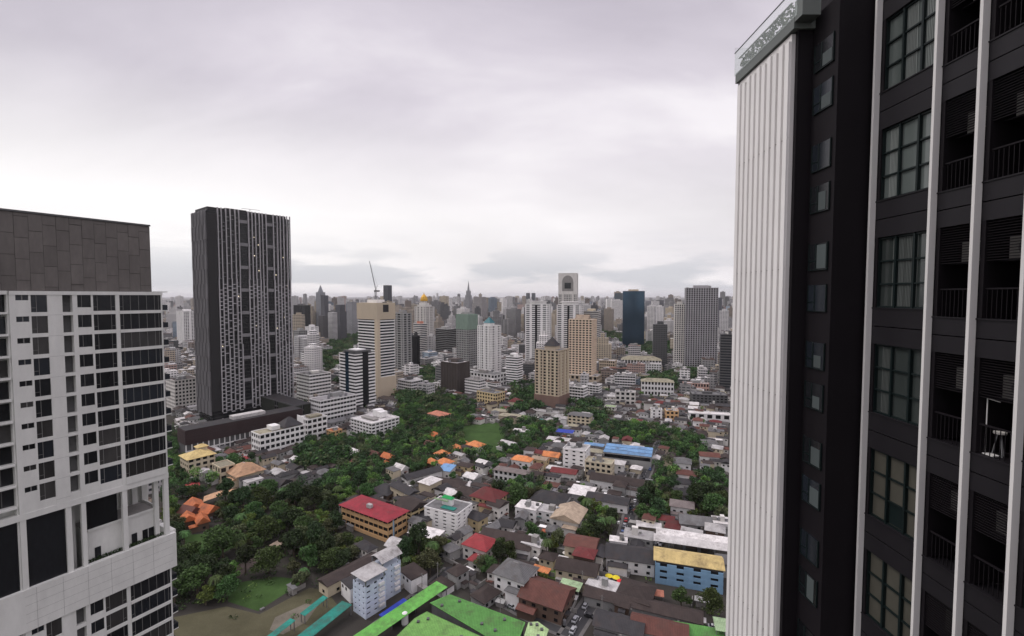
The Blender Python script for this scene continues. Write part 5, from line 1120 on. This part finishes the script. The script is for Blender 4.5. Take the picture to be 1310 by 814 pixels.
while tries < 26000 and nm + len(rest_b) < 900:
    tries += 1
    Y = math.sqrt(rng.uniform(430 ** 2, 1250 ** 2)); px = rng.uniform(215, 940); x = (px - CX) / F * Y * 1.01; p = proj(x, Y)
    if p[1] > 525 or wooded(*p) or wooded(*p, FARW) or wooded(*p, LAWN): continue
    if rng.random() < (p[1] - 490) / 60: continue
    w_, d_ = rng.uniform(12, 30), rng.uniform(10, 20); h = rng.choices([rng.uniform(6, 12), rng.uniform(11, 20), rng.uniform(18, 34)], [5, 5, 1.6])[0]
    if not free(x, Y, max(w_, d_) * .48, 2): continue
    A_ = R((-38 if p[0] < 640 else -20) + rng.gauss(0, 6) + (90 if rng.random() < .4 else 0)); c = pick(WW)
    look = ('tall ' if h > 18 else ('low ' if h < 9 else '')) + c + ' city building'
    if nm < 270 and Y < 1120: city_thing(x, Y, w_, d_, h, c, A_, 'city_building', 'building', 'city buildings in the middle distance', look, rng.choice(RC2)); nm += 1
    else: rest_b.append((x, Y, w_, d_, h, c, A_)); occupy(x, Y, w_, d_, A_)
print('mid', nm, len(rest_b))
# smaller houses of the far quarter, past counting
fh_ = MB(); FHM = [WHITE, OFFW, CREAM, GREY] + [ROOFM[k] for k in ('dark brown', 'charcoal', 'grey', 'reddish brown', 'pale grey', 'white', 'maroon', 'khaki')]; nfh = 0
for _ in range(30000):
    Y = math.sqrt(rng.uniform(185 ** 2, 700 ** 2)); px = rng.uniform(235, 935); x = (px - CX) / F * Y * 1.02; p = proj(x, Y)
    if nfh > 800 or p[0] > 930 or p[0] < 228 or wooded(*p) or wooded(*p, LAWN) or wooded(*p, FARW): continue
    w_, d_ = rng.uniform(6, 11), rng.uniform(4.5, 8)
    if not free(x, Y, d_ * .5, 1.9): continue
    A_ = R((-38 if p[0] < 640 else -24) + rng.gauss(0, 5) + (90 if rng.random() < .4 else 0)); h = rng.choice([3, 4.5, 6, 6]); q = MB().box(-w_ / 2, w_ / 2, -d_ / 2, d_ / 2, 0, h, rng.randrange(4))
    rm = 4 + rng.choices(range(8), [30, 24, 12, 8, 9, 7, 1.5, 2])[0]
    if rng.random() < .8: q.hip(w_, d_, h, d_ * .28, .5, rng.random() < .5, rm)
    else: q.box(-w_ / 2 - .2, w_ / 2 + .2, -d_ / 2 - .2, d_ / 2 + .2, h + .01, h + .3, rm)
    for i in range(int(w_ / 3)): u = -w_ / 2 + 1 + i * 3; q.box(u, u + 1.2, -d_ / 2 - .08, -d_ / 2 + .05, h - 2, h - .8, 12)
    ca, sa = math.cos(A_), math.sin(A_); k = len(fh_.v); fh_.v += [(x + a * ca - b * sa, Y + a * sa + b * ca, c) for a, b, c in q.v]; fh_.f += [tuple(i + k for i in f) for f in q.f]; fh_.m += q.m
    FOOT.append((x, Y, d_ * .6)); nfh += 1
print('far houses', nfh)
o = fh_.build('farther_houses', FHM + [GLASS]); tag(o, 'crowded small dark roofed houses packed between the named buildings', 'houses', None, 'stuff')
yc = MB(); YM = [WHITE, GREY, METAL, ROOFM['charcoal'], ROOFM['dark brown'], ROOFM['pale grey'], ROOFM['reddish brown'], ROOFM['grey'], CONC, mat((.05, .2, .16), key='tarp'), mat((.35, .1, .05), key='rust')]
for _ in range(9000):
    Y = math.sqrt(rng.uniform(176 ** 2, 620 ** 2)); px = rng.uniform(228, 930); x = (px - CX) / F * Y; p = proj(x, Y)
    if p[0] > 928 or p[0] < 226 or wooded(*p) or wooded(*p, LAWN) or not free(x, Y, .5, .9): continue
    A_ = R((-38 if p[0] < 640 else -24)); m_ = rng.choices(range(11), [4, 5, 4, 7, 7, 4, 3, 6, 6, .5, .5])[0]; t_ = rng.random(); ca, sa = math.cos(A_), math.sin(A_)
    T_ = lambda q: (x + q[0] * ca - q[1] * sa, Y + q[0] * sa + q[1] * ca, q[2])
    if t_ < .35: a, b, c = rng.uniform(1, 3), rng.uniform(.8, 2), rng.uniform(2, 3.2); yc.box(-a, a, -b, b, c - .15, c, m_, T_); yc.box(-a * .8, a * .8, -b * .8, b * .8, 0, c - .16, 8, T_)
    elif t_ < .6:
        a = rng.uniform(3, 9)
        if rng.random() < .5: yc.box(-a, a, -.1, .1, 0, 1.9, 8, T_)
        else: yc.box(-.1, .1, -a, a, 0, 1.9, 8, T_)
    else: a, b = rng.uniform(.2, .9), rng.uniform(.2, .8); yc.box(-a, a, -b, b, 0, rng.uniform(.3, 1.6), m_, T_)
o = yc.build('yard_clutter', YM); tag(o, 'lean-to roofs, garden walls and clutter filling the yards between houses', 'clutter', None, 'stuff')
# skyline towers
SKY = []
for _ in range(4000):
    if len(SKY) >= 70: break
    Y = rng.uniform(720, 1700); px = rng.choice([rng.uniform(378, 460), rng.uniform(500, 800), rng.uniform(540, 780), rng.uniform(820, 935)]); x = (px - CX) / F * Y; p = proj(x, Y)
    w_, d_ = rng.uniform(18, 30), rng.uniform(16, 26); h = rng.uniform(38, 80) * (1 if Y < 1000 else 1.25)
    if wooded(*p, FARW) or wooded(*p) or not free(x, Y, max(w_, d_) * .5, 6): continue
    SKY.append((Y, px, x, w_, d_, h)); FOOT.append((x, Y, max(w_, d_) * .6))
tries = 0
while len(SKY) < 292 and tries < 9000:
    tries += 1
    Y = 1150 + 6500 * rng.random() ** 1.25; px = rng.uniform(206, 936); x = (px - CX) / F * Y; p = proj(x, Y)
    if wooded(*p, FARW): continue
    w_, d_ = rng.uniform(22, 46), rng.uniform(18, 34)
    h = rng.choices([rng.uniform(30, 60), rng.uniform(55, 95), rng.uniform(90, 125), rng.uniform(120, 165)], [3, 5, 3.4 if Y > 1900 else .3, 2.2 if Y > 2600 else 0.0])[0]
    if not free(x, Y, max(w_, d_) * .5, 3): continue
    SKY.append((Y, px, x, w_, d_, h)); FOOT.append((x, Y, max(w_, d_) * .6))
for Y, px, x, w_, d_, h in SKY:
    c = pick(WW if Y > 1500 else [('white', 8), ('pale grey', 4), ('cream', 3), ('beige', 2), ('grey', 2), ('dark grey', 1)]); A_ = R(rng.uniform(-50, 0)); mb = MB(); sh = rng.random()
    if sh < .6: mb.box(-w_ / 2, w_ / 2, -d_ / 2, d_ / 2, 0, h); mb.box(-w_ * .2, w_ * .25, -d_ * .2, d_ * .2, h, h + 5)
    elif sh < .8: mb.box(-w_ / 2, w_ / 2, -d_ / 2, d_ / 2, 0, h * .8); mb.box(-w_ * .33, w_ * .33, -d_ * .33, d_ * .33, h * .8, h); mb.box(-w_ * .12, w_ * .12, -d_ * .12, d_ * .12, h, h + 8)
    elif sh < .92: mb.box(-w_ / 2, -w_ * .04, -d_ / 2, d_ / 2, 0, h); mb.box(w_ * .0, w_ / 2, -d_ * .4, d_ / 2, 0, h * .93)
    else: mb.cyl(0, 0, 0, h, w_ / 2, 12); mb.cyl(0, 0, h, h + 6, w_ * .3, 12)
    fz, fu = rng.choice([(.45, .3), (.5, .12), (.42, .45), (.55, .2)])
    o = mb.build('skyline_tower', facade(WCOL[c], fz=fz, fu=fu, bw=4.2), loc=(x, Y, 0)); o.rotation_euler[2] = A_; tag(o, None, 'tower', 'towers of the far skyline')
    q = proj(x, Y, h); form = 'stepped' if .6 <= sh < .8 else ('twin slab' if .8 <= sh < .92 else ('round' if sh >= .92 else 'slab'))
    PEND.append((o, f'{c} {form} tower', q[0], q[1] + 3))
# the rest of the city, too many and too far to count
def to_world(mb, x, y, A_, boxes):
    ca, sa = math.cos(A_), math.sin(A_); T_ = lambda q: (x + q[0] * ca - q[1] * sa, y + q[0] * sa + q[1] * ca, q[2])
    for b in boxes: mb.box(*b[:6], T=T_, m=b[6] if len(b) > 6 else 0)
cols_ = list(WCOL.items()); CM = [facade(c, island=.5, fz=.45, fu=.3) for _, c in cols_]; CR = [roofm((.33, .32, .31)), roofm((.14, .135, .13)), roofm((.09, .06, .05)), roofm((.5, .49, .47))]
cm = MB(); NM = len(CM)
def add_far(x, Y, w_, d_, h, ci, A_):
    to_world(cm, x, Y, A_, [(-w_ / 2, w_ / 2, -d_ / 2, d_ / 2, 0, h, ci), (-w_ / 2 + .2, w_ / 2 - .2, -d_ / 2 + .2, d_ / 2 - .2, h + .02, h + .6, NM + rng.randrange(4)), (-w_ * .15, w_ * .1, -d_ * .15, d_ * .2, h + .6, h + 3.5, ci)])
names_ = [a for a, _ in cols_]
for (x, Y, w_, d_, h, c, A_) in rest_b: add_far(x, Y, w_, d_, h, names_.index(c), A_)
for i in range(6500):
    Y = 1180 + 7800 * rng.random() ** 1.35; px = rng.uniform(130, 1010); x = (px - CX) / F * Y; p = proj(x, Y)
    if wooded(*p, FARW): continue
    s = 1 + Y / 9000; w_, d_ = rng.uniform(12, 34) * s, rng.uniform(10, 24) * s; h = rng.choices([rng.uniform(6, 14), rng.uniform(12, 28), rng.uniform(28, 60), rng.uniform(60, 128)], [5, 4.5, 1.9, .9 if Y > 2200 else .05])[0]
    if Y < 2600 and not free(x, Y, max(w_, d_) * .4, 6): continue
    add_far(x, Y, w_, d_, h, names_.index(pick(WW)), R(rng.uniform(-60, 20)))
for i in range(260):                                        # ground beyond the near buildings' edges
    Y = rng.uniform(200, 1100); px = rng.choice([rng.uniform(985, 1130), rng.uniform(60, 190)]); x = (px - CX) / F * Y
    if free(x, Y, 9): add_far(x, Y, rng.uniform(9, 20), rng.uniform(8, 16), rng.uniform(5, 14), names_.index(pick(WW)), R(-30)); FOOT.append((x, Y, 9))
o = cm.build('distant_city', CM + CR); tag(o, 'mass of small pale city buildings stretching to the horizon', 'city', None, 'stuff')
# far hills of haze are left to the air; trees next
def crown_mesh(seed, nlobe, R0, Hc, leaf, n, m, wide=1.0):
    r = random.Random(seed); mb = MB()
    nlobe = int(nlobe * 1.6); n = int(n * 1.5)
    for i in range(nlobe):
        a = r.uniform(0, 6.28); q = R0 * r.uniform(.05, .75) * wide; s = R0 * r.uniform(.26, .5); z = Hc * r.uniform(.45, .98) * (1 - .25 * (q / R0) ** 2)
        leaf_mb(r, n // nlobe, s, s, s * .72, leaf, q * math.cos(a), q * math.sin(a), z, mb)
    mb.v = [(x, y, max(z, Hc * .18)) for x, y, z in mb.v]
    return mb.mesh('crown', m)
def trunk_mesh(seed, h, r0):
    r = random.Random(seed); mb = MB(); mb.bar((0, 0, -.3), (r.uniform(-.3, .3), r.uniform(-.3, .3), h * .45), r0, 7, r0 * .7)
    for i in range(5):
        a = i * 1.26 + r.uniform(-.3, .3); mb.bar((0, 0, h * .38), (h * .24 * math.cos(a), h * .24 * math.sin(a), h * r.uniform(.6, .75)), r0 * .5, 5, r0 * .15)
    return mb.mesh('trunk', mat((0.09, 0.07, 0.05), .9, key='bark'))
TK = []
for i, (look, lf, R0, Hc, leaf, nl, n) in enumerate((('broad dark green tree', 0, 5.4, 9.5, .42, 13, 2100), ('rounded deep green tree', 1, 4.2, 8, .38, 9, 1500), ('bushy bright green tree', 2, 3.6, 6.5, .36, 8, 1200),
        ('tall dark green tree', 0, 4.0, 12.5, .4, 14, 1900), ('olive green spreading tree', 3, 5.0, 8, .4, 11, 1700), ('large mid green tree', 1, 6.0, 11, .44, 15, 2400), ('low dull green tree', 3, 3.0, 5, .34, 6, 800))):
    TK.append((look, crown_mesh(50 + i, nl, R0, Hc, leaf, n, LEAF[lf]), trunk_mesh(i, Hc, .22 + R0 * .03), R0))
# palms
pm = MB(); r_ = random.Random(4)
for i in range(16):
    a = i * .393 + r_.uniform(-.1, .1); L0 = r_.uniform(2.4, 3.2); pts = [(L0 * s * math.cos(a), L0 * s * math.sin(a), 7.2 + 1.0 * math.sin(s * 2.4) - 1.6 * s * s) for s in (0, .25, .5, .75, 1)]
    for p, q in zip(pts, pts[1:]):
        nx_, ny_ = -math.sin(a) * .38, math.cos(a) * .38
        pm.face([(p[0] - nx_, p[1] - ny_, p[2] - .2), p, q, (q[0] - nx_ * .8, q[1] - ny_ * .8, q[2] - .2)]); pm.face([p, (p[0] + nx_, p[1] + ny_, p[2] - .2), (q[0] + nx_ * .8, q[1] + ny_ * .8, q[2] - .2), q])
TK.append(('slim palm tree', pm.mesh('crown', LEAF[1]), MB().bar((0, 0, -.3), (.3, .1, 7.4), .2, 6, .12).mesh('trunk', mat((0.12, 0.1, 0.08), key='bark2')), 2.4))
TP = []
def try_tree(px, py, kind, s, slack=1.4, xy=None):
    x, y = xy or ground(px, py)
    r = TK[kind][3] * s * .62
    if not free(x, y, r, slack): return False
    FOOT.append((x, y, r)); TP.append((x, y, kind, s)); return True
cnt = 0; tries = 0
while tries < 40000 and cnt < 1200:
    tries += 1
    Y = math.sqrt(rng.uniform(170 ** 2, 620 ** 2)); px = rng.uniform(202, 935); x = (px - CX) / F * Y; p = proj(x, Y)
    if p[0] > 930 or p[0] < 204 or wooded(*p, LAWN) or not wooded(*p): continue
    k = rng.choices(range(8), [4, 5, 4, 3, 4, 3, 3, 1.6])[0]
    if try_tree(0, 0, k, rng.uniform(.8, 1.3), 2.6, (x, Y)): cnt += 1
print('wood trees', cnt)
tries = 0; c2 = 0
while tries < 30000 and c2 < 520:
    tries += 1
    Y = math.sqrt(rng.uniform(180 ** 2, 760 ** 2)); px = rng.uniform(226, 930); x = (px - CX) / F * Y; p = proj(x, Y)
    if p[0] > 928 or wooded(*p, LAWN): continue
    k = rng.choices([1, 2, 6, 4, 7, 3], [3, 2, 6, 2, 1, 1])[0]
    if try_tree(0, 0, k, rng.uniform(.5, 1.0), 1.3, (x, Y)): c2 += 1
print('street trees', c2)
TP.sort(key=lambda q: q[1])
vis = TP[:296]; restt = TP[296:]
for x, y, k, s in vis:
    look, cme, tme, R0 = TK[k]
    t = thing('palm_tree' if k == 7 else 'tree', None, 'palm' if k == 7 else 'tree', (x, y, 0), rng.uniform(0, 6.28), 'trees growing through the neighbourhood'); t.scale = (s, s, s * rng.uniform(.9, 1.15))
    obj('trunk', tme, t); obj('crown', cme, t); q = proj(x, y, 6 * s); PEND.append((t, look, q[0], q[1]))
# the farther trees run together into one wooded mass
fv, ff, fm_ = [], [], []
def small_crown(x, y, R0, Hc, n, leaf, m, mb):
    for i in range(5):
        a = rng.uniform(0, 6.28); q = R0 * rng.uniform(.0, .6); s = R0 * rng.uniform(.4, .6); z = Hc * rng.uniform(.45, .8); k = len(mb.f)
        leaf_mb(rng, n // 5, s, s, s * .7, leaf, x + q * math.cos(a), y + q * math.sin(a), z, mb)
        for j in range(k, len(mb.f)): mb.m[j] = m
far_t = MB()
for x, y, k, s in restt: small_crown(x, y, TK[k][3] * s, (9 if k in (3, 5) else 6.5) * s + 1.5, 320, .55, rng.choice([0, 0, 1, 1, 3, 2]), far_t)
for P in FARW:
    xs = [p[0] for p in P]; ys = [p[1] for p in P]; n = 0
    for _ in range(4000):
        px, py = rng.uniform(min(xs), max(xs)), rng.uniform(min(ys), max(ys))
        if n >= 110 or not inside(px, py, P): continue
        x, y = ground(px, py)
        if not free(x, y, 4, 2): continue
        small_crown(x, y, rng.uniform(6, 9) * (1 + y / 4000), rng.uniform(9, 14), 110, .9 * (1 + y / 1500), rng.choice([0, 0, 1, 3]), far_t); n += 1
for _ in range(900):
    Y = rng.uniform(600, 2600); px = rng.uniform(215, 940); x = (px - CX) / F * Y
    if free(x, Y, 3, 1): small_crown(x, Y, rng.uniform(4, 7) * (1 + Y / 3000), rng.uniform(7, 12), 60, .8 * (1 + Y / 1500), rng.choice([0, 1, 3]), far_t)
o = far_t.build('woodland', LEAF); tag(o, 'dark green mass of farther trees between the city buildings', 'trees', None, 'stuff')
# undergrowth beneath the trees
ug = MB()
for _ in range(10500):
    Y = math.sqrt(rng.uniform(172 ** 2, 560 ** 2)); px = rng.uniform(204, 932); x = (px - CX) / F * Y; p = proj(x, Y)
    wd = wooded(*p)
    if not wd and rng.random() < .8: continue
    if wooded(*p, LAWN[:2]) or wooded(*p, LAWN[2:]) and (p[0] > 400 or rng.random() < .55): continue
    if not free(x, Y, .8, 1.5 if wd else .2) and not wd: continue
    k = len(ug.f); leaf_mb(rng, 26, rng.uniform(1, 2.4), rng.uniform(1, 2.4), rng.uniform(.5, 1.4), .38, x, Y, .5, ug); m_ = rng.choice([0, 0, 1, 3, 2])
    for j in range(k, len(ug.f)): ug.m[j] = m_
o = ug.build('undergrowth', LEAF); tag(o, 'low dark undergrowth filling the ground beneath the trees and between gardens', 'bushes', None, 'stuff')

# ================================================================ CARS, PARASOLS, POLES
CARC = {'white': (.6, .6, .6), 'silver': (.35, .36, .37), 'black': (.02, .02, .022), 'dark grey': (.08, .08, .085), 'red': (.35, .02, .02), 'blue': (.04, .09, .25)}
CARM = {}
def car_meshes(cn):
    if cn in CARM: return CARM[cn]
    b = MB(); sec = [(-2.2, .45, .8), (-2.1, .3, .95), (-1.2, .28, 1.0), (1.1, .28, .98), (2.0, .3, .85), (2.2, .42, .7)]
    for (x0, a0, b0), (x1, a1, b1) in zip(sec, sec[1:]):
        for s in (-1, 1): q = [(x0, s * .88, a0), (x1, s * .88, a1), (x1, s * .84, b1), (x0, s * .84, b0)]; b.face(q if s < 0 else q[::-1])
        b.face([(x0, -.84, b0), (x1, -.84, b1), (x1, .84, b1), (x0, .84, b0)]); b.face([(x0, .88, a0), (x1, .88, a1), (x1, -.88, a1), (x0, -.88, a0)])
    for k_, s in ((0, 1), (-1, -1)): x0, a0, b0 = sec[k_]; q = [(x0, .88, a0), (x0, -.88, a0), (x0, -.84, b0), (x0, .84, b0)]; b.face(q if s > 0 else q[::-1])
    b.prism([(-1.1, -.62), (.45, -.62), (.45, .62), (-1.1, .62)], 1.42, 1.47)
    m = mat(CARC[cn], .3, .02, .05, .5, .5, key='car', rnd=.05)
    g = MB().prism([(-1.75, -.78), (1.05, -.78), (1.05, .78), (-1.75, .78)], .96, 1.43, 0, [(-1.15, -.63), (.5, -.63), (.5, .63), (-1.15, .63)])
    wh = MB(); 
    n = 12
    for i in range(n):
        a0, a1 = 2 * math.pi * i / n, 2 * math.pi * (i + 1) / n
        wh.face([(0, -.11, 0), (.32 * math.cos(a0), -.11, .32 * math.sin(a0)), (.32 * math.cos(a1), -.11, .32 * math.sin(a1))]); wh.face([(0, .11, 0), (.32 * math.cos(a1), .11, .32 * math.sin(a1)), (.32 * math.cos(a0), .11, .32 * math.sin(a0))])
        wh.face([(.32 * math.cos(a0), -.11, .32 * math.sin(a0)), (.32 * math.cos(a0), .11, .32 * math.sin(a0)), (.32 * math.cos(a1), .11, .32 * math.sin(a1)), (.32 * math.cos(a1), -.11, .32 * math.sin(a1))])
    CARM[cn] = (b.mesh('body', m), g.mesh('window', GLASS), wh.mesh('wheel', DARK), MB().box(-.03, .03, -.16, .16, -.07, .07).mesh('headlight', mat((.7, .7, .65), .2, key='hl'))); return CARM[cn]
def car(px, py, A_, cn, label=None):
    x, y = ground(px, py); t = thing('car', label, 'car', (x, y, .02), R(A_), 'parked cars'); m = car_meshes(cn)
    obj('body', m[0], t); obj('window', m[1], t)
    for a in (-1.35, 1.35):
        for b in (-.8, .8): obj('wheel', m[2], t, (a, b, .33))
    for b in (-.6, .6): obj('headlight', m[3], t, (2.16, b, .62))
    if not label: PEND.append((t, cn + ' car', px, py))
for i, cn in enumerate(['white', 'dark grey', 'white', 'silver', 'black', 'white', 'dark grey']): car(816 + i * 5, 686 + i * 1.6, 72, cn)
for i, cn in enumerate(['black', 'dark grey', 'silver', 'white']): car(826 + i * 6, 695 + i * 1.8, 72, cn)
for px, py, a, cn in ((770, 752, 66, 'white'), (763, 766, 66, 'silver'), (790, 716, 66, 'dark grey'), (800, 690, 70, 'white'), (812, 642, 70, 'white'), (810, 650, 70, 'silver'), (824, 612, 70, 'black'), (832, 592, 70, 'white'), (786, 766, 60, 'white'), (789, 775, 60, 'silver'),
                      (755, 790, -30, 'black'), (530, 766, 52, 'dark grey'), (628, 762, -38, 'black'), (655, 778, -38, 'silver'), (572, 706, 40, 'white'), (576, 700, 40, 'white'), (582, 694, 40, 'silver'), (566, 712, 40, 'dark grey'), (616, 684, 50, 'white'), (621, 678, 50, 'silver'), (626, 672, 50, 'white'),
                      (700, 518, 0, 'white'), (560, 521, -12, 'red'), (642, 514, -8, 'black'), (840, 529, -14, 'white')): car(px, py, a, cn)
cr_ = random.Random(9)
for (x0_, y0_), (x1_, y1_), n_, a_ in (((725, 814), (757, 770), 3, 62), ((778, 733), (796, 700), 3, 66), ((796, 700), (806, 660), 4, 72), ((806, 660), (833, 590), 5, 70), ((930, 812), (800, 778), 4, -22), ((640, 668), (700, 690), 3, -28), ((500, 523), (640, 512), 7, 4), ((780, 520), (925, 543), 7, -12), ((575, 728), (690, 796), 3, -36)):
    for i in range(n_):
        f_ = (i + cr_.uniform(.2, .8)) / n_; x_, y_ = ground(x0_ + (x1_ - x0_) * f_, y0_ + (y1_ - y0_) * f_); o_ = cr_.choice([-1.5, 1.5]) * (.6 if n_ == 3 else 1); pp = proj(x_ + o_ * math.cos(R(a_ - 90)), y_ + o_ * math.sin(R(a_ - 90)))
        car(pp[0], pp[1], a_, cr_.choice(['white', 'white', 'silver', 'black', 'dark grey', 'red', 'blue']))
for i, (px, py, c, lb) in enumerate(((779, 743, (.75, .62, .03), 'yellow parasol, leftmost of the group by the pale building'), (788, 745, (.75, .62, .03), 'yellow parasol touching the red one on its left'), (794, 750, (.6, .03, .04), 'red parasol in the middle of the yellow ones'), (797, 759, (.75, .62, .03), 'yellow parasol in front of the red one'), (816, 754, (.75, .62, .03), 'yellow parasol farthest right by the square brown house'), (724, 713, (.7, .68, .62), 'pale parasol beside the dark red balcony house'))):
    x, y = ground(px, py); t = thing('parasol', lb, 'parasol', (x, y, 0), 0, 'parasols beside the road'); MB().cyl(0, 0, 2.2, 3.1, 1.75, 8, .06).build('canopy', mat(c, .7, .05, .1, key='par'), t); MB().cyl(0, 0, 0, 2.25, .04, 6).build('pole', METAL, t)
PEND_P = [(613, 735), (752, 735), (690, 700), (770, 790), (806, 640), (540, 760), (505, 690), (590, 704), (640, 790), (716, 770), (470, 572), (838, 700), (700, 690), (560, 745), (745, 757), (826, 598)]
for px, py in PEND_P:
    x, y = ground(px, py); t = thing('utility_pole', None, 'pole', (x, y, 0), R(-30), 'utility poles along the lanes'); MB().cyl(0, 0, 0, 9, .17, 8, .12).build('post', CONC, t); MB().box(-1, 1, -.06, .06, 8.2, 8.35).box(-.7, .7, -.06, .06, 7.4, 7.5).build('crossarm', DGREY, t); PEND.append((t, 'concrete utility pole', px, py - 12))

# ================================================================ LABELS FOR THE REPEATS
groups = {}
for o, look, px, py in PEND:
    ph, mx, my = min(MARKS, key=lambda m: (m[1] - px) ** 2 + ((m[2] - py) * 1.3) ** 2)
    dx, dy = px - mx, py - my
    rel = ('left of' if dx < 0 else 'right of') if abs(dx) > abs(dy) * 1.1 else ('behind' if dy < 0 else 'in front of')
    groups.setdefault((look, rel, ph), []).append((dx * dx + dy * dy, o))
for (look, rel, ph), L_ in groups.items():
    L_.sort(key=lambda q: q[0])
    for i, (_, o) in enumerate(L_):
        o['label'] = f'{look} {rel} the {ph}' if len(L_) == 1 else f'{ordinal(i)} {look} {rel} the {ph}' if i == 0 else f'{ordinal(i)} nearest {look} {rel} the {ph}'

# ================================================================ AIR
hz = bpy.data.materials.new('air'); hz.use_nodes = True; nt2 = hz.node_tree; nt2.nodes.clear()
pv = nt2.nodes.new('ShaderNodeVolumePrincipled'); mo = nt2.nodes.new('ShaderNodeOutputMaterial'); nt2.links.new(pv.outputs[0], mo.inputs['Volume'])
pv.inputs['Color'].default_value = (0.97, 0.975, 1.0, 1); pv.inputs['Density'].default_value = 2.8e-5; pv.inputs['Anisotropy'].default_value = 0.2
hzb = MB().box(-60500, 60500, -3500, 60500, -1.5, 330)
hz_o = hzb.build('haze', hz); hz_o['kind'] = 'stuff'; hz_o['label'] = 'thin grey haze over the distant city'
